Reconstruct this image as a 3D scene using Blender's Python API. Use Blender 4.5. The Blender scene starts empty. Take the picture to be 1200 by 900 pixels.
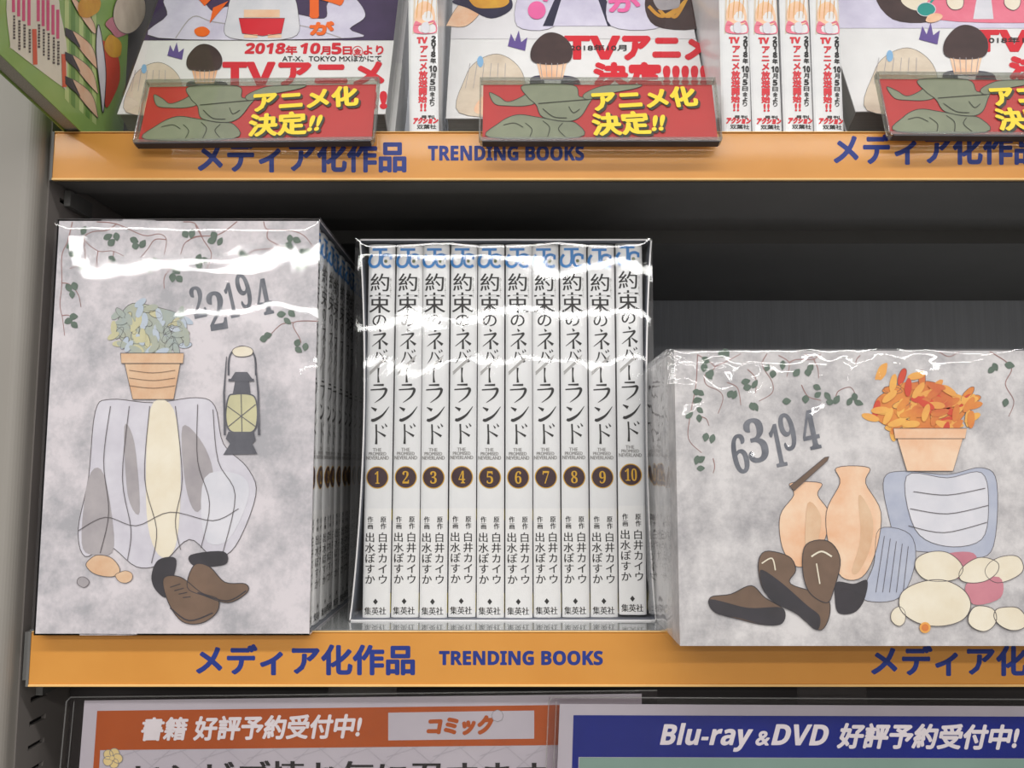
import bpy, math, random
from math import sin, cos, tan, pi, radians, floor
from mathutils import Vector, Matrix, noise
from mathutils.geometry import tessellate_polygon

S = bpy.context.scene
COL = S.collection
random.seed(7)

# ------------------------------------------------------------------ camera, world, lights, exposure
Z0 = 1.35                      # camera height above the floor
F, P = 950.0, radians(5.8)     # focal length in pixels of the 1200 px frame, upward pitch
cam = bpy.data.cameras.new('camera')
cam.sensor_width = 36.0; cam.lens = 36.0 * F / 1200.0; cam.clip_start = 0.01
cam_o = bpy.data.objects.new('camera', cam); COL.objects.link(cam_o)
cam_o.location = (0, 0, Z0); cam_o.rotation_euler = (pi / 2 + P, 0, 0)
S.camera = cam_o

w = bpy.data.worlds.new('store_ambient'); S.world = w; w.use_nodes = True
w.node_tree.nodes['Background'].inputs[0].default_value = (1.0, 0.985, 0.97, 1)
w.node_tree.nodes['Background'].inputs[1].default_value = 0.27

def ceiling_lamp(y, power, z=1.35, x=0.0, length=6.0, width=0.14):
    l = bpy.data.lights.new('ceiling_fluorescent', 'AREA'); l.shape = 'RECTANGLE'
    l.size = length; l.size_y = width; l.energy = power; l.color = (1.0, 0.985, 0.96)
    o = bpy.data.objects.new('ceiling_fluorescent', l); COL.objects.link(o)
    o.location = (x, y, Z0 + z); return o
ceiling_lamp(-0.75, 48, length=5.0)
ceiling_lamp(-2.6, 90, width=0.2)
ceiling_lamp(-4.45, 135, width=0.27)
ceiling_lamp(-6.6, 200, width=0.4)
ceiling_lamp(-10.2, 230, width=0.5)
S.view_settings.view_transform = 'Standard'; S.view_settings.look = 'None'
S.view_settings.gamma = 1.0; S.view_settings.use_curve_mapping = False
S.view_settings.exposure = 0.06

# ------------------------------------------------------------------ materials
def lin(c):
    return tuple(((x / 255) / 12.92 if x / 255 <= 0.04045 else ((x / 255 + 0.055) / 1.055) ** 2.4) for x in c) + (1,)
MATS = {}
def mat(name, rgb, rough=0.5, rgb2=None, scale=40, spec=0.4, metal=0.0, bump=0.0, bscale=200, detail=4, contrast=(0.35, 0.65), coat=0.0, stretch=None, nr=0.62):
    if name in MATS: return MATS[name]
    m = bpy.data.materials.new(name); m.use_nodes = True; nt = m.node_tree; N = nt.nodes; L = nt.links
    b = N['Principled BSDF']
    b.inputs['Base Color'].default_value = lin(rgb); b.inputs['Roughness'].default_value = rough
    b.inputs['Specular IOR Level'].default_value = spec; b.inputs['Metallic'].default_value = metal
    b.inputs['Coat Weight'].default_value = coat; b.inputs['Coat Roughness'].default_value = 0.06
    tc = N.new('ShaderNodeTexCoord'); src = tc.outputs['Object']
    if stretch:
        mp = N.new('ShaderNodeMapping'); mp.inputs['Scale'].default_value = stretch
        L.new(src, mp.inputs['Vector']); src = mp.outputs['Vector']
    if rgb2 is None: rgb2 = tuple(min(255, int(c * 0.95)) for c in rgb)
    n = N.new('ShaderNodeTexNoise'); n.inputs['Scale'].default_value = scale; n.inputs['Detail'].default_value = detail
    n.inputs['Roughness'].default_value = nr
    L.new(src, n.inputs['Vector'])
    r = N.new('ShaderNodeValToRGB'); r.color_ramp.elements[0].position = contrast[0]; r.color_ramp.elements[1].position = contrast[1]
    r.color_ramp.elements[0].color = lin(rgb2); r.color_ramp.elements[1].color = lin(rgb)
    L.new(n.outputs['Fac'], r.inputs['Fac']); L.new(r.outputs['Color'], b.inputs['Base Color'])
    if bump:
        n2 = N.new('ShaderNodeTexNoise'); n2.inputs['Scale'].default_value = bscale; L.new(src, n2.inputs['Vector'])
        bp = N.new('ShaderNodeBump'); bp.inputs['Strength'].default_value = bump; bp.inputs['Distance'].default_value = 0.0006
        L.new(n2.outputs['Fac'], bp.inputs['Height']); L.new(bp.outputs['Normal'], b.inputs['Normal'])
    MATS[name] = m; return m
def clear(name, base=0.05, graze=0.6, rough=0.03, tint=(1, 1, 1), bump=0.0, bscale=60, power=4.0, haze=0.0):
    """thin clear plastic sheet: see-through, with real reflections growing towards grazing angles"""
    if name in MATS: return MATS[name]
    m = bpy.data.materials.new(name); m.use_nodes = True; nt = m.node_tree; N = nt.nodes; L = nt.links
    N.remove(N['Principled BSDF']); out = N['Material Output']
    t = N.new('ShaderNodeBsdfTransparent'); t.inputs[0].default_value = (*tint, 1)
    g = N.new('ShaderNodeBsdfGlossy'); g.inputs['Roughness'].default_value = rough
    lw = N.new('ShaderNodeLayerWeight'); lw.inputs['Blend'].default_value = 0.5
    pw = N.new('ShaderNodeMath'); pw.operation = 'POWER'; pw.inputs[1].default_value = power
    mu = N.new('ShaderNodeMath'); mu.operation = 'MULTIPLY_ADD'; mu.inputs[1].default_value = graze; mu.inputs[2].default_value = base
    L.new(lw.outputs['Facing'], pw.inputs[0]); L.new(pw.outputs[0], mu.inputs[0])
    mx = N.new('ShaderNodeMixShader'); L.new(mu.outputs[0], mx.inputs[0])
    first = t.outputs[0]
    if haze:
        d = N.new('ShaderNodeBsdfDiffuse'); d.inputs[0].default_value = (0.75, 0.75, 0.76, 1)
        mh = N.new('ShaderNodeMixShader'); mh.inputs[0].default_value = haze
        L.new(t.outputs[0], mh.inputs[1]); L.new(d.outputs[0], mh.inputs[2]); first = mh.outputs[0]
    L.new(first, mx.inputs[1]); L.new(g.outputs[0], mx.inputs[2])
    if bump:
        tc = N.new('ShaderNodeTexCoord'); n = N.new('ShaderNodeTexNoise'); n.inputs['Scale'].default_value = bscale
        n.inputs['Detail'].default_value = 2.5; n.inputs['Distortion'].default_value = 1.2
        bp = N.new('ShaderNodeBump'); bp.inputs['Strength'].default_value = bump; bp.inputs['Distance'].default_value = 0.0015
        L.new(tc.outputs['Object'], n.inputs['Vector']); L.new(n.outputs['Fac'], bp.inputs['Height'])
        L.new(bp.outputs['Normal'], g.inputs['Normal'])
    L.new(mx.outputs[0], out.inputs['Surface']); MATS[name] = m; return m

GREY_POST = mat('painted_steel_light', (146, 141, 134), 0.45, (142, 137, 130), 8)
GREY_SIDE = mat('painted_steel_side', (128, 122, 118), 0.5, (122, 116, 112), 8)
GREY_DARK = mat('painted_steel_grey', (104, 103, 101), 0.5, (98, 97, 95), 9)  # grey set darker to deepen the shade under the shelves
BACK = mat('back_panel_grey', (188, 191, 198), 0.4, (178, 181, 188), 30, stretch=(12, 1, 0.4), bump=0.25, bscale=60)
SLOT = mat('slot_shade_dark', (22, 18, 18), 0.9)
SHELF_TOP = mat('shelf_surface_glossy', (150, 152, 152), 0.16, (140, 142, 142), 20, spec=0.9, coat=0.6)
YELLOW = mat('label_strip_yellow', (210, 146, 66), 0.42, (202, 137, 58), 14, coat=0.15)
YEDGE = mat('label_strip_edge', (236, 190, 120), 0.3)
NAVY = mat('label_blue_ink', (32, 52, 130), 0.5, (28, 46, 120))
WHITE = mat('gloss_white_card', (232, 230, 230), 0.35, (226, 224, 224), 30)
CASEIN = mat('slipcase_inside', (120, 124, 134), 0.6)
SPINE = mat('cover_paper_white', (226, 226, 226), 0.3, (219, 219, 220), 60, coat=0.25)
BAND = mat('paper_band_white', (232, 231, 230), 0.35, (226, 225, 224), 60, coat=0.2)
PAGES = mat('page_edges', (186, 182, 170), 0.8, (150, 147, 138), 900, stretch=(1, 8, 0.05))
PAGESD = mat('page_edges_grey', (176, 172, 164), 0.8, (134, 131, 125), 500, stretch=(0.02, 10, 0.02))
INK = mat('black_ink', (44, 42, 42), 0.5, (36, 34, 34))
INKG = mat('grey_ink', (140, 138, 136), 0.5, (128, 126, 124))
INKL = mat('light_grey_ink', (168, 166, 164), 0.5, (160, 158, 156))
BLUE = mat('logo_blue', (52, 134, 205), 0.4, (46, 120, 192))
OLIVE = mat('logo_olive', (110, 122, 84), 0.4)
MAROON = mat('roundel_maroon', (62, 36, 42), 0.4, (54, 30, 36))
GOLD = mat('roundel_gold', (214, 166, 44), 0.35, (196, 148, 40))
YBIT = mat('band_yellow_edge', (214, 196, 60), 0.4)
RED = mat('print_red', (214, 40, 54), 0.4, (206, 34, 48))
CARDRED = mat('card_red', (188, 40, 36), 0.4, (180, 36, 33), 50)
CARDGREEN = mat('card_grey_green', (136, 142, 116), 0.45, (124, 130, 106), 60)
CARDINK = mat('card_dark_line', (52, 54, 40), 0.5)
CARDYEL = mat('card_yellow', (250, 222, 36), 0.4, (245, 214, 30))
ORANGE = mat('poster_orange_shaded', (172, 84, 36), 0.45, (162, 76, 30), 20)  # ink darkened to carry the shade below the rail
POSTW = mat('poster_white_shaded', (186, 181, 187), 0.4, (178, 173, 180), 20)  # white greyed down, shade on the sheet is in the colour
POSTB = mat('poster_blue_shaded', (20, 36, 124), 0.4, (18, 32, 114), 20)  # blue deepened, with the rail's shade painted in
POSTG = mat('poster_pale_green', (128, 156, 144), 0.45, (122, 150, 138), 20)
POSTT = mat('poster_letter_grey', (226, 220, 222), 0.45)
FILM = clear('shrink_wrap_film', 0.045, 0.7, 0.035, bump=0.10, bscale=22)
FILM2 = clear('shrink_wrap_film_creased', 0.05, 0.7, 0.045, bump=0.20, bscale=38)
ACRYL = clear('clear_acrylic', 0.05, 0.7, 0.02)
ACRYL_EDGE = clear('acrylic_edge', 0.10, 0.6, 0.12, tint=(0.74, 0.76, 0.70), haze=0.12)
SLEEVE = clear('poster_sleeve_vinyl', 0.028, 0.5, 0.10, tint=(0.90, 0.88, 0.89), bump=0.05, bscale=15)  # tint also dims the posters as shade would

# ------------------------------------------------------------------ building helpers
XF = {}
def thing(name, label, cat, loc=(0, 0, 0), rot=(0, 0, 0), group=None):
    o = bpy.data.objects.new(name, None); COL.objects.link(o); o.empty_display_size = 0.02
    o.location = (loc[0], loc[1], loc[2] + Z0); o.rotation_euler = rot
    o['label'] = label; o['category'] = cat
    if group: o['group'] = group
    XF[o.name] = (Matrix.Translation(Vector(loc)) @ Vector_rot(rot)).inverted()
    return o
def Vector_rot(rot):
    from mathutils import Euler
    return Euler(rot).to_matrix().to_4x4()
def part(name, verts, faces, mats, parent, midx=None, world=False, smooth=False, label=None, xf=None):
    """one mesh object; verts are in the thing's own frame, or in the camera-origin frame when world=True"""
    if world:
        M = xf if xf is not None else XF[parent.name]
        verts = [M @ Vector(v) for v in verts]
    me = bpy.data.meshes.new(name); me.from_pydata([tuple(v) for v in verts], [], faces)
    if not isinstance(mats, (list, tuple)): mats = [mats]
    for m in mats: me.materials.append(m)
    if midx: me.polygons.foreach_set('material_index', midx)
    if smooth: me.polygons.foreach_set('use_smooth', [True] * len(me.polygons))
    me.update()
    o = bpy.data.objects.new(name, me); COL.objects.link(o); o.parent = parent
    if label: o['label'] = label
    return o
class MB:
    def __init__(s): s.v = []; s.f = []; s.m = []
    def box(s, x0, x1, y0, y1, z0, z1, m=0):
        b = len(s.v)
        s.v += [(x, y, z) for z in (z0, z1) for y in (y0, y1) for x in (x0, x1)]
        for q in ((0, 2, 3, 1), (4, 5, 7, 6), (0, 1, 5, 4), (2, 6, 7, 3), (0, 4, 6, 2), (1, 3, 7, 5)):
            s.f.append(tuple(b + i for i in q)); s.m.append(m)
        return s
    def prism_x(s, prof, x0, x1, m=0):
        """profile of (y,z) points extruded along x"""
        b = len(s.v); n = len(prof)
        s.v += [(x0, y, z) for y, z in prof] + [(x1, y, z) for y, z in prof]
        for i in range(n):
            j = (i + 1) % n; s.f.append((b + i, b + j, b + n + j, b + n + i)); s.m.append(m)
        s.f.append(tuple(b + i for i in range(n))[::-1]); s.m.append(m)
        s.f.append(tuple(b + n + i for i in range(n))); s.m.append(m); return s
    def prism_z(s, prof, z0, z1, m=0, nz=1, warp=None):
        b = len(s.v); n = len(prof)
        for k in range(nz + 1):
            z = z0 + (z1 - z0) * k / nz
            s.v += [(x, y, z) for x, y in prof]
        for k in range(nz):
            for i in range(n):
                j = (i + 1) % n; o = b + k * n
                s.f.append((o + i, o + j, o + n + j, o + n + i)); s.m.append(m)
        s.f.append(tuple(b + i for i in range(n))[::-1]); s.m.append(m)
        s.f.append(tuple(b + nz * n + i for i in range(n))); s.m.append(m); return s
    def build(s, name, mats, parent, world=False, smooth=False, label=None, bevel=0, xf=None):
        o = part(name, s.v, s.f, mats, parent, s.m, world, smooth, label, xf)
        if bevel:
            bv = o.modifiers.new('soft_edge', 'BEVEL'); bv.width = bevel; bv.segments = 2; bv.limit_method = 'ANGLE'
        return o
def dup(root, loc, rot=None, label=None, group=None):
    r = root.copy(); COL.objects.link(r); r.location = (loc[0], loc[1], loc[2] + Z0)
    if rot is not None: r.rotation_euler = rot
    if label: r['label'] = label
    if group: r['group'] = group
    for ch in list(root.children):
        c = ch.copy(); COL.objects.link(c); c.parent = r
        for g in ch.children:
            d = g.copy(); COL.objects.link(d); d.parent = c
    return r

# rays of the measuring camera, used only to read sizes off the planes things really stand in
def ray(px, py):
    u, v = (px - 600) / F, (450 - py) / F
    return Vector((u, cos(P) - v * sin(P), sin(P) + v * cos(P)))
def at(px, py, Y):
    d = ray(px, py); return d * (Y / d.y)
class Plane:
    def __init__(s, O, ex, ey):
        s.O = Vector(O); s.ex = Vector(ex).normalized(); s.ey = Vector(ey).normalized(); s.n = s.ex.cross(s.ey)
    def hit(s, px, py):
        d = ray(px, py); k = s.O.dot(s.n) / d.dot(s.n); q = d * k - s.O
        return q.dot(s.ex), q.dot(s.ey)
    def pt(s, a, b, h=0.0):
        return s.O + s.ex * a + s.ey * b + s.n * h
STEP = 8e-5
TXT = {}
def heavy(t):
    return ''.join(chr(0x1D5D4 + ord(c) - 65) if 'A' <= c <= 'Z' else chr(0x1D5EE + ord(c) - 97) if 'a' <= c <= 'z' else chr(0x1D7EC + ord(c) - 48) if '0' <= c <= '9' else c for c in t)
def text2d(t):
    if t in TXT: return TXT[t]
    c = bpy.data.curves.new('lettering_source', 'FONT'); c.body = t; c.size = 1; c.resolution_u = 3
    o = bpy.data.objects.new('lettering_source', c)
    me = bpy.data.meshes.new_from_object(o)
    V = [(v.co.x, v.co.y) for v in me.vertices]; FF = [tuple(p.vertices) for p in me.polygons]
    bpy.data.objects.remove(o); bpy.data.meshes.remove(me); bpy.data.curves.remove(c)
    xs = [p[0] for p in V] or [0, 1]; ys = [p[1] for p in V] or [0, 1]
    TXT[t] = (V, FF, (min(xs), max(xs), min(ys), max(ys))); return TXT[t]
def smooth_loop(pts, k=5, closed=True):
    n = len(pts); out = []
    rng = range(n) if closed else range(n - 1)
    g = (lambda i: pts[i % n]) if closed else (lambda i: pts[max(0, min(n - 1, i))])
    for i in rng:
        a, b, c, d = g(i - 1), g(i), g(i + 1), g(i + 2)
        for q in range(k):
            t = q / k
            out.append(tuple(0.5 * ((2 * b[j]) + (-a[j] + c[j]) * t + (2 * a[j] - 5 * b[j] + 4 * c[j] - d[j]) * t * t + (-a[j] + 3 * b[j] - 3 * c[j] + d[j]) * t ** 3) for j in range(len(b))))
    if not closed: out.append(tuple(pts[-1]))
    return out
class Direct:
    def hit(s, a, b): return a, b
def cover_ground(p, band, m):
    """background colour over the whole cover above its band"""
    h = p.pl; p.pl = Direct(); p.add([(0, band + .0003), (UW, band + .0003), (UW, UH), (0, UH)], [(0, 1, 2, 3)], m, .5); p.pl = h
class Print:
    """flat print: shapes drawn in measured frame coordinates and laid on a surface"""
    def __init__(s, plane, surf=None):
        s.pl = plane; s.surf = surf or plane.pt; s.cnt = 0; s.v = []; s.f = []; s.m = []; s.mats = []
    def mi(s, m):
        if m not in s.mats: s.mats.append(m)
        return s.mats.index(m)
    def add(s, pts, faces, m, layer):
        b = len(s.v); k = s.mi(m); s.cnt = (s.cnt + 1) % 50
        for x, y in pts:
            a, c = s.pl.hit(x, y); s.v.append(s.surf(a, c, STEP * layer + s.cnt * 1.5e-6))
        for f in faces: s.f.append(tuple(b + i for i in f)); s.m.append(k)
    def poly(s, pts, m, layer=1, smooth=False, line=None, lw=0.7):
        if smooth: pts = smooth_loop(pts)
        tri = tessellate_polygon([[Vector((x, y, 0)) for x, y in pts]])
        fs = []
        for t in tri:
            a, b, c = (pts[i] for i in t)
            cr = (b[0] - a[0]) * (c[1] - a[1]) - (b[1] - a[1]) * (c[0] - a[0])
            fs.append(t if cr < 0 else t[::-1])
        s.add(pts, fs, m, layer)
        if line: s.line([(x, y, lw) for x, y in pts] + [(*pts[0], lw)], line, layer + 1)
        return s
    def blob(s, cx, cy, rx, ry, m, layer=1, rot=0, wob=0.12, seed=0, line=None, lw=0.7, n=9):
        r = random.Random(seed + int(cx * 7 + cy)); pts = []
        for i in range(n):
            a = 2 * pi * i / n; k = 1 + r.uniform(-wob, wob); x, y = rx * k * cos(a), ry * k * sin(a)
            pts.append((cx + x * cos(rot) - y * sin(rot), cy + x * sin(rot) + y * cos(rot)))
        return s.poly(pts, m, layer, True, line, lw)
    def disc(s, cx, cy, r, m, layer=1, n=28, r0=0.0):
        pts = []; fs = []
        rings = [r0 + (r - r0) * k / 3 for k in range(4)]
        for q in rings: pts += [(cx + q * cos(2 * pi * i / n), cy + q * sin(2 * pi * i / n)) for i in range(n)]
        for k in range(3):
            for i in range(n):
                j = (i + 1) % n; fs.append((k * n + i, k * n + j, (k + 1) * n + j, (k + 1) * n + i))
        s.add(pts, fs, m, layer); return s
    def line(s, pts, m, layer=1, w=None, smooth=False):
        if w is not None: pts = [(p[0], p[1], w) for p in pts]
        if smooth: pts = smooth_loop(pts, 5, False)
        out = []
        for i, p in enumerate(pts):
            a = pts[max(0, i - 1)]; b = pts[min(len(pts) - 1, i + 1)]
            dx, dy = b[0] - a[0], b[1] - a[1]; L = math.hypot(dx, dy) or 1
            nx, ny = -dy / L * p[2] / 2, dx / L * p[2] / 2
            out += [(p[0] + nx, p[1] + ny), (p[0] - nx, p[1] - ny)]
        s.add(out, [(2 * i, 2 * i + 1, 2 * i + 3, 2 * i + 2) for i in range(len(pts) - 1)], m, layer); return s
    def quad(s, pts, m, layer=1, n=1):
        return s.poly(pts, m, layer)
    def rect(s, x0, y0, x1, y1, m, layer=1): return s.poly([(x0, y0), (x1, y0), (x1, y1), (x0, y1)], m, layer)
    def text(s, t, box, m, layer=1, bold=0.0, boldx=None, shear=0.0, rot=0.0, corners=None, n=8):
        """lettering fitted to a box (x0,y0,x1,y1) or to four corners TL,TR,BR,BL"""
        V, FF, (a0, a1, b0, b1) = text2d(t)
        if corners: c = corners
        else:
            x0, y0, x1, y1 = box; c = [(x0, y0), (x1, y0), (x1, y1), (x0, y1)]
        if rot:
            mx = sum(p[0] for p in c) / 4; my = sum(p[1] for p in c) / 4
            c = [(mx + (x - mx) * cos(rot) - (y - my) * sin(rot), my + (x - mx) * sin(rot) + (y - my) * cos(rot)) for x, y in c]
        if shear:
            c = [(c[0][0] + shear, c[0][1]), (c[1][0] + shear, c[1][1]), c[2], c[3]]
        pts = []
        for x, y in V:
            u = (x - a0) / (a1 - a0); v = (b1 - y) / ((b1 - b0) or 1)
            top = (c[0][0] + (c[1][0] - c[0][0]) * u, c[0][1] + (c[1][1] - c[0][1]) * u)
            bot = (c[3][0] + (c[2][0] - c[3][0]) * u, c[3][1] + (c[2][1] - c[3][1]) * u)
            pts.append((top[0] + (bot[0] - top[0]) * v, top[1] + (bot[1] - top[1]) * v))
        s._stamp(pts, FF, m, layer, bold, boldx, n); return s
    def _stamp(s, pts, FF, m, layer, bold, boldx, n=8):
        if boldx: offs = [(-boldx / 2, 0), (boldx / 2, 0)]
        elif bold: offs = [(bold * cos(2 * pi * i / n), bold * sin(2 * pi * i / n)) for i in range(n)] + [(0, 0)]
        else: offs = [(0, 0)]
        for dx, dy in offs: s.add([(x + dx, y + dy) for x, y in pts], FF, m, layer)
    def glyph(s, ch, x0, y0, x1, y1, m, layer=1, bold=0.0, boldx=None):
        """one glyph in its em square"""
        V, FF, (a0, a1, b0, b1) = text2d(ch)
        sh = 0.5 - (a0 + a1) / 2 if (ord(ch[0]) < 256 or ord(ch[0]) > 0xFFFF) else 0
        pts = [(x0 + (x + sh) * (x1 - x0), y0 + (0.88 - y) * (y1 - y0)) for x, y in V]
        s._stamp(pts, FF, m, layer, bold, boldx, 6)
    def vtext(s, t, x0, x1, y0, y1, m, layer=1, bold=0.0, boldx=None):
        k = (y1 - y0) / len(t)
        for i, ch in enumerate(t): s.glyph(ch, x0, y0 + i * k, x1, y0 + (i + 1) * k, m, layer, bold, boldx)
        return s
    def strokes(s, strs, x0, y0, x1, y1, m, layer=1):
        sc = x1 - x0
        for st in strs:
            s.line([(x0 + a * (x1 - x0), y0 + b * (y1 - y0), c * sc * 1.45) for a, b, c in st], m, layer, smooth=len(st) > 2)
        return s
    def build(s, name, parent, world=True, label=None, xf=None):
        return part(name, s.v, s.f, s.mats, parent, s.m, world, False, label, xf)

def film_face(V, FC, o, eu, ev, n, nu, nv, amp, sc, seed, edge=0.006, crease=0.0):
    b = len(V); lu, lv = eu.length, ev.length
    for j in range(nv + 1):
        for i in range(nu + 1):
            u, v = i / nu, j / nv
            p = o + eu * u + ev * v
            d = min(min(u, 1 - u) * lu, min(v, 1 - v) * lv) / edge
            d = min(1.0, d) ** 0.7
            q = p * sc + Vector((seed * 3.1, seed * 1.7, seed))
            h = noise.noise(q) * amp + noise.noise(q * 2.3) * amp * 0.4
            if crease:
                h += (1 - abs(noise.noise(q * 3.1 + Vector((9, 2, 5)))) * 4) * crease
            V.append(p + n * (d * (0.0003 + h + amp * 0.6)))
    for j in range(nv):
        for i in range(nu):
            k = b + j * (nu + 1) + i; FC.append((k, k + 1, k + nu + 2, k + nu + 1))
def film_box(name, parent, x0, x1, y0, y1, z0, z1, amp, sc, seed, m, sides='F', res=70, crease=0.0, label=None):
    """shrink wrap round a box, in the thing's frame; sides: F front(-y) R(+x) L(-x) B back T top"""
    V = []; FC = []; X, Y, Z = Vector((x1 - x0, 0, 0)), Vector((0, y1 - y0, 0)), Vector((0, 0, z1 - z0))
    o = Vector((x0, y0, z0))
    spec = {'F': (o, X, Z, Vector((0, -1, 0))), 'B': (o + Y + X, -X, Z, Vector((0, 1, 0))),
            'L': (o + Y, -Y, Z, Vector((-1, 0, 0))), 'R': (o + X, Y, Z, Vector((1, 0, 0))), 'T': (o + Z, X, Y, Vector((0, 0, 1)))}
    for c in sides:
        a, eu, ev, n = spec[c]
        big = res if c in sides[:2] else 24
        film_face(V, FC, a, eu, ev, n, big, big, amp, sc, seed, crease=crease)
    return part(name, V, FC, m, parent, smooth=True, label=label)

# ------------------------------------------------------------------ floor and shelving unit
fl = bpy.data.meshes.new('floor')
fl.from_pydata([(-4, -8, 0), (4, -8, 0), (4, 1.2, 0), (-4, 1.2, 0)], [], [(0, 1, 2, 3)])
fl.materials.append(mat('store_floor_tile', (104, 100, 94), 0.35, (96, 92, 86), 3))
flo = bpy.data.objects.new('floor', fl); COL.objects.link(flo); flo['kind'] = 'structure'

RY = 0.358                                    # front plane of the price rails
ZS, ZU = -0.0711, 0.1522                      # tops of the lower and upper shelf
YB = 0.648                                    # back panel
unit = thing('shelving_unit', 'grey steel store shelving with yellow label rails holding the books and boxes', 'shelf', (0, 0.36, -Z0))
XR = 0.62
b = MB(); b.box(-0.46, -0.2138, 0.352, 0.66, -Z0, 0.62)
prof = [(-0.46, 0.66), (-0.46, 0.350)] + [(-0.2185 + 0.006 * sin(a), 0.356 - 0.006 * cos(a)) for a in [i * pi / 16 for i in range(9)]] + [(-0.2125, 0.3600), (-0.2140, 0.3602), (-0.2140, 0.66)]
b = MB(); b.prism_z(prof, -Z0, 0.62)
b.build('upright', GREY_POST, unit, True, bevel=0)
# perforated side plate: strips and bridges leave real slots open over a dark plate that paints in their shade
b = MB(); x0, x1 = -0.2138, -0.2118
b.box(x0, x1, 0.3600, 0.3690, -Z0, 0.62); b.box(x0, x1, 0.3815, YB, -Z0, 0.62)
pitch = 0.0103; z = -0.30; zz = []
zs0 = -0.1024
k0 = int((-0.30 - zs0) / pitch) - 1
for k in range(k0, 60):
    zc = zs0 + k * pitch
    b.box(x0, x1, 0.3690, 0.3815, zc + 0.0011, zc + pitch - 0.0011)
b.box(x0, x1, 0.3690, 0.3815, -Z0, zs0 + k0 * pitch - 0.0011)
b.build('perforated_side_plate', GREY_SIDE, unit, True)
b = MB(); b.box(-0.21395, -0.21375, 0.3692, 0.3813, -0.36, 0.52); b.build('slot_shade_plate', SLOT, unit, True)
b = MB(); b.box(-0.2138, XR, YB, YB + 0.004, -Z0, 0.62); b.build('back_panel', BACK, unit, True)
b = MB(); b.box(XR, XR + 0.04, 0.35, 0.66, -Z0, 0.62); b.build('upright', GREY_POST, unit, True)

def shelf(zt, rail=True):
    b = MB(); xl = -0.2108
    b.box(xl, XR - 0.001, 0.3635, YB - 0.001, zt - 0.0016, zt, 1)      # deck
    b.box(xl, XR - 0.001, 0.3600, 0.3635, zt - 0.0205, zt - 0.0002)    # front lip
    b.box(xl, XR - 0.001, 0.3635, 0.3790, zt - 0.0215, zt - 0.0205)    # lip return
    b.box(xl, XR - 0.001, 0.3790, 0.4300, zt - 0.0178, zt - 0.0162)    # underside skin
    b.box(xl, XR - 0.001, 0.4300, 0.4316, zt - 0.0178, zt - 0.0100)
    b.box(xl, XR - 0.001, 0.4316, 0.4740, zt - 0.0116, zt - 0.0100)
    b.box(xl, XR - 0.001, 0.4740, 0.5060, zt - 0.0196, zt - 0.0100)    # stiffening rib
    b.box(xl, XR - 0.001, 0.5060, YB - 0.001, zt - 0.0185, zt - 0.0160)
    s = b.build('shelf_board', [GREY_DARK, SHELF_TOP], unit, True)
    for yy in (0.372, 0.60):
        b = MB(); b.box(-0.2115, -0.2085, yy, yy + 0.02, zt - 0.030, zt - 0.0225)
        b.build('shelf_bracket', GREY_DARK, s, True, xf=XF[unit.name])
    return s
b = MB(); b.box(-0.2110, XR - .002, 0.400, 0.404, -0.34, ZS - .024); b.build('added_shade_sheet', mat('shade_sheet_dark', (52, 47, 47), .6), unit, True, label='added dark sheet in place of the shade behind the posters')  # made-up dark sheet standing in for shade under the lower shelf
sh_u, sh_l, sh_block = shelf(ZU), shelf(ZS), shelf(-0.36)  # the lowest shelf is added out of view to block light

def rail(zt, rows, xl, par):
    """yellow label strip in its clear-edged holder on the front lip"""
    h = 0.0222
    b = MB()
    prof = [(RY, zt - h + 0.0008), (RY, zt - 0.0006), (RY + 0.0006, zt), (RY + 0.0016, zt), (RY + 0.0016, zt - h), (RY + 0.0005, zt - h)]
    b.prism_x(prof[::-1], xl, XR - 0.002)
    o = b.build('label_rail', YELLOW, unit, True)
    b = MB(); b.box(xl, XR - 0.002, RY - 0.0006, RY + 0.0012, zt - h - 0.0004, zt - h + 0.0006); b.box(xl, XR - 0.002, RY - 0.0003, RY + 0.0016, zt, zt + 0.0005)
    b.build('rail_edge', YEDGE, o, True, xf=XF[unit.name], bevel=0.0002)
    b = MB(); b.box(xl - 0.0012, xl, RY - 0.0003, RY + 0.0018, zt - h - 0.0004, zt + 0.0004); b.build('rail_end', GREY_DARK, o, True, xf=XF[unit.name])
    pl = Plane((0, RY, zt - h), (1, 0, 0), (0, 0, 1))
    for jp, en in rows:
        p = Print(pl); p.text('メディア化作品', jp, NAVY, 1, bold=1.35, n=10); p.build('japanese_lettering', o, xf=XF[unit.name])
        if en:
            p = Print(pl); p.text(heavy('TRENDING BOOKS'), en, NAVY, 1, bold=0.5, n=8); p.build('english_lettering', o, xf=XF[unit.name])
rail(ZU, [((233, 166, 475, 201), (502, 171, 684, 188)), ((978, 157, 1220, 192), None)], -0.2095, sh_u)
rail(ZS, [((231, 756, 485, 790), (515, 763, 706, 779)), ((1022, 757, 1276, 791), None)], -0.2068, sh_l)

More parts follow.
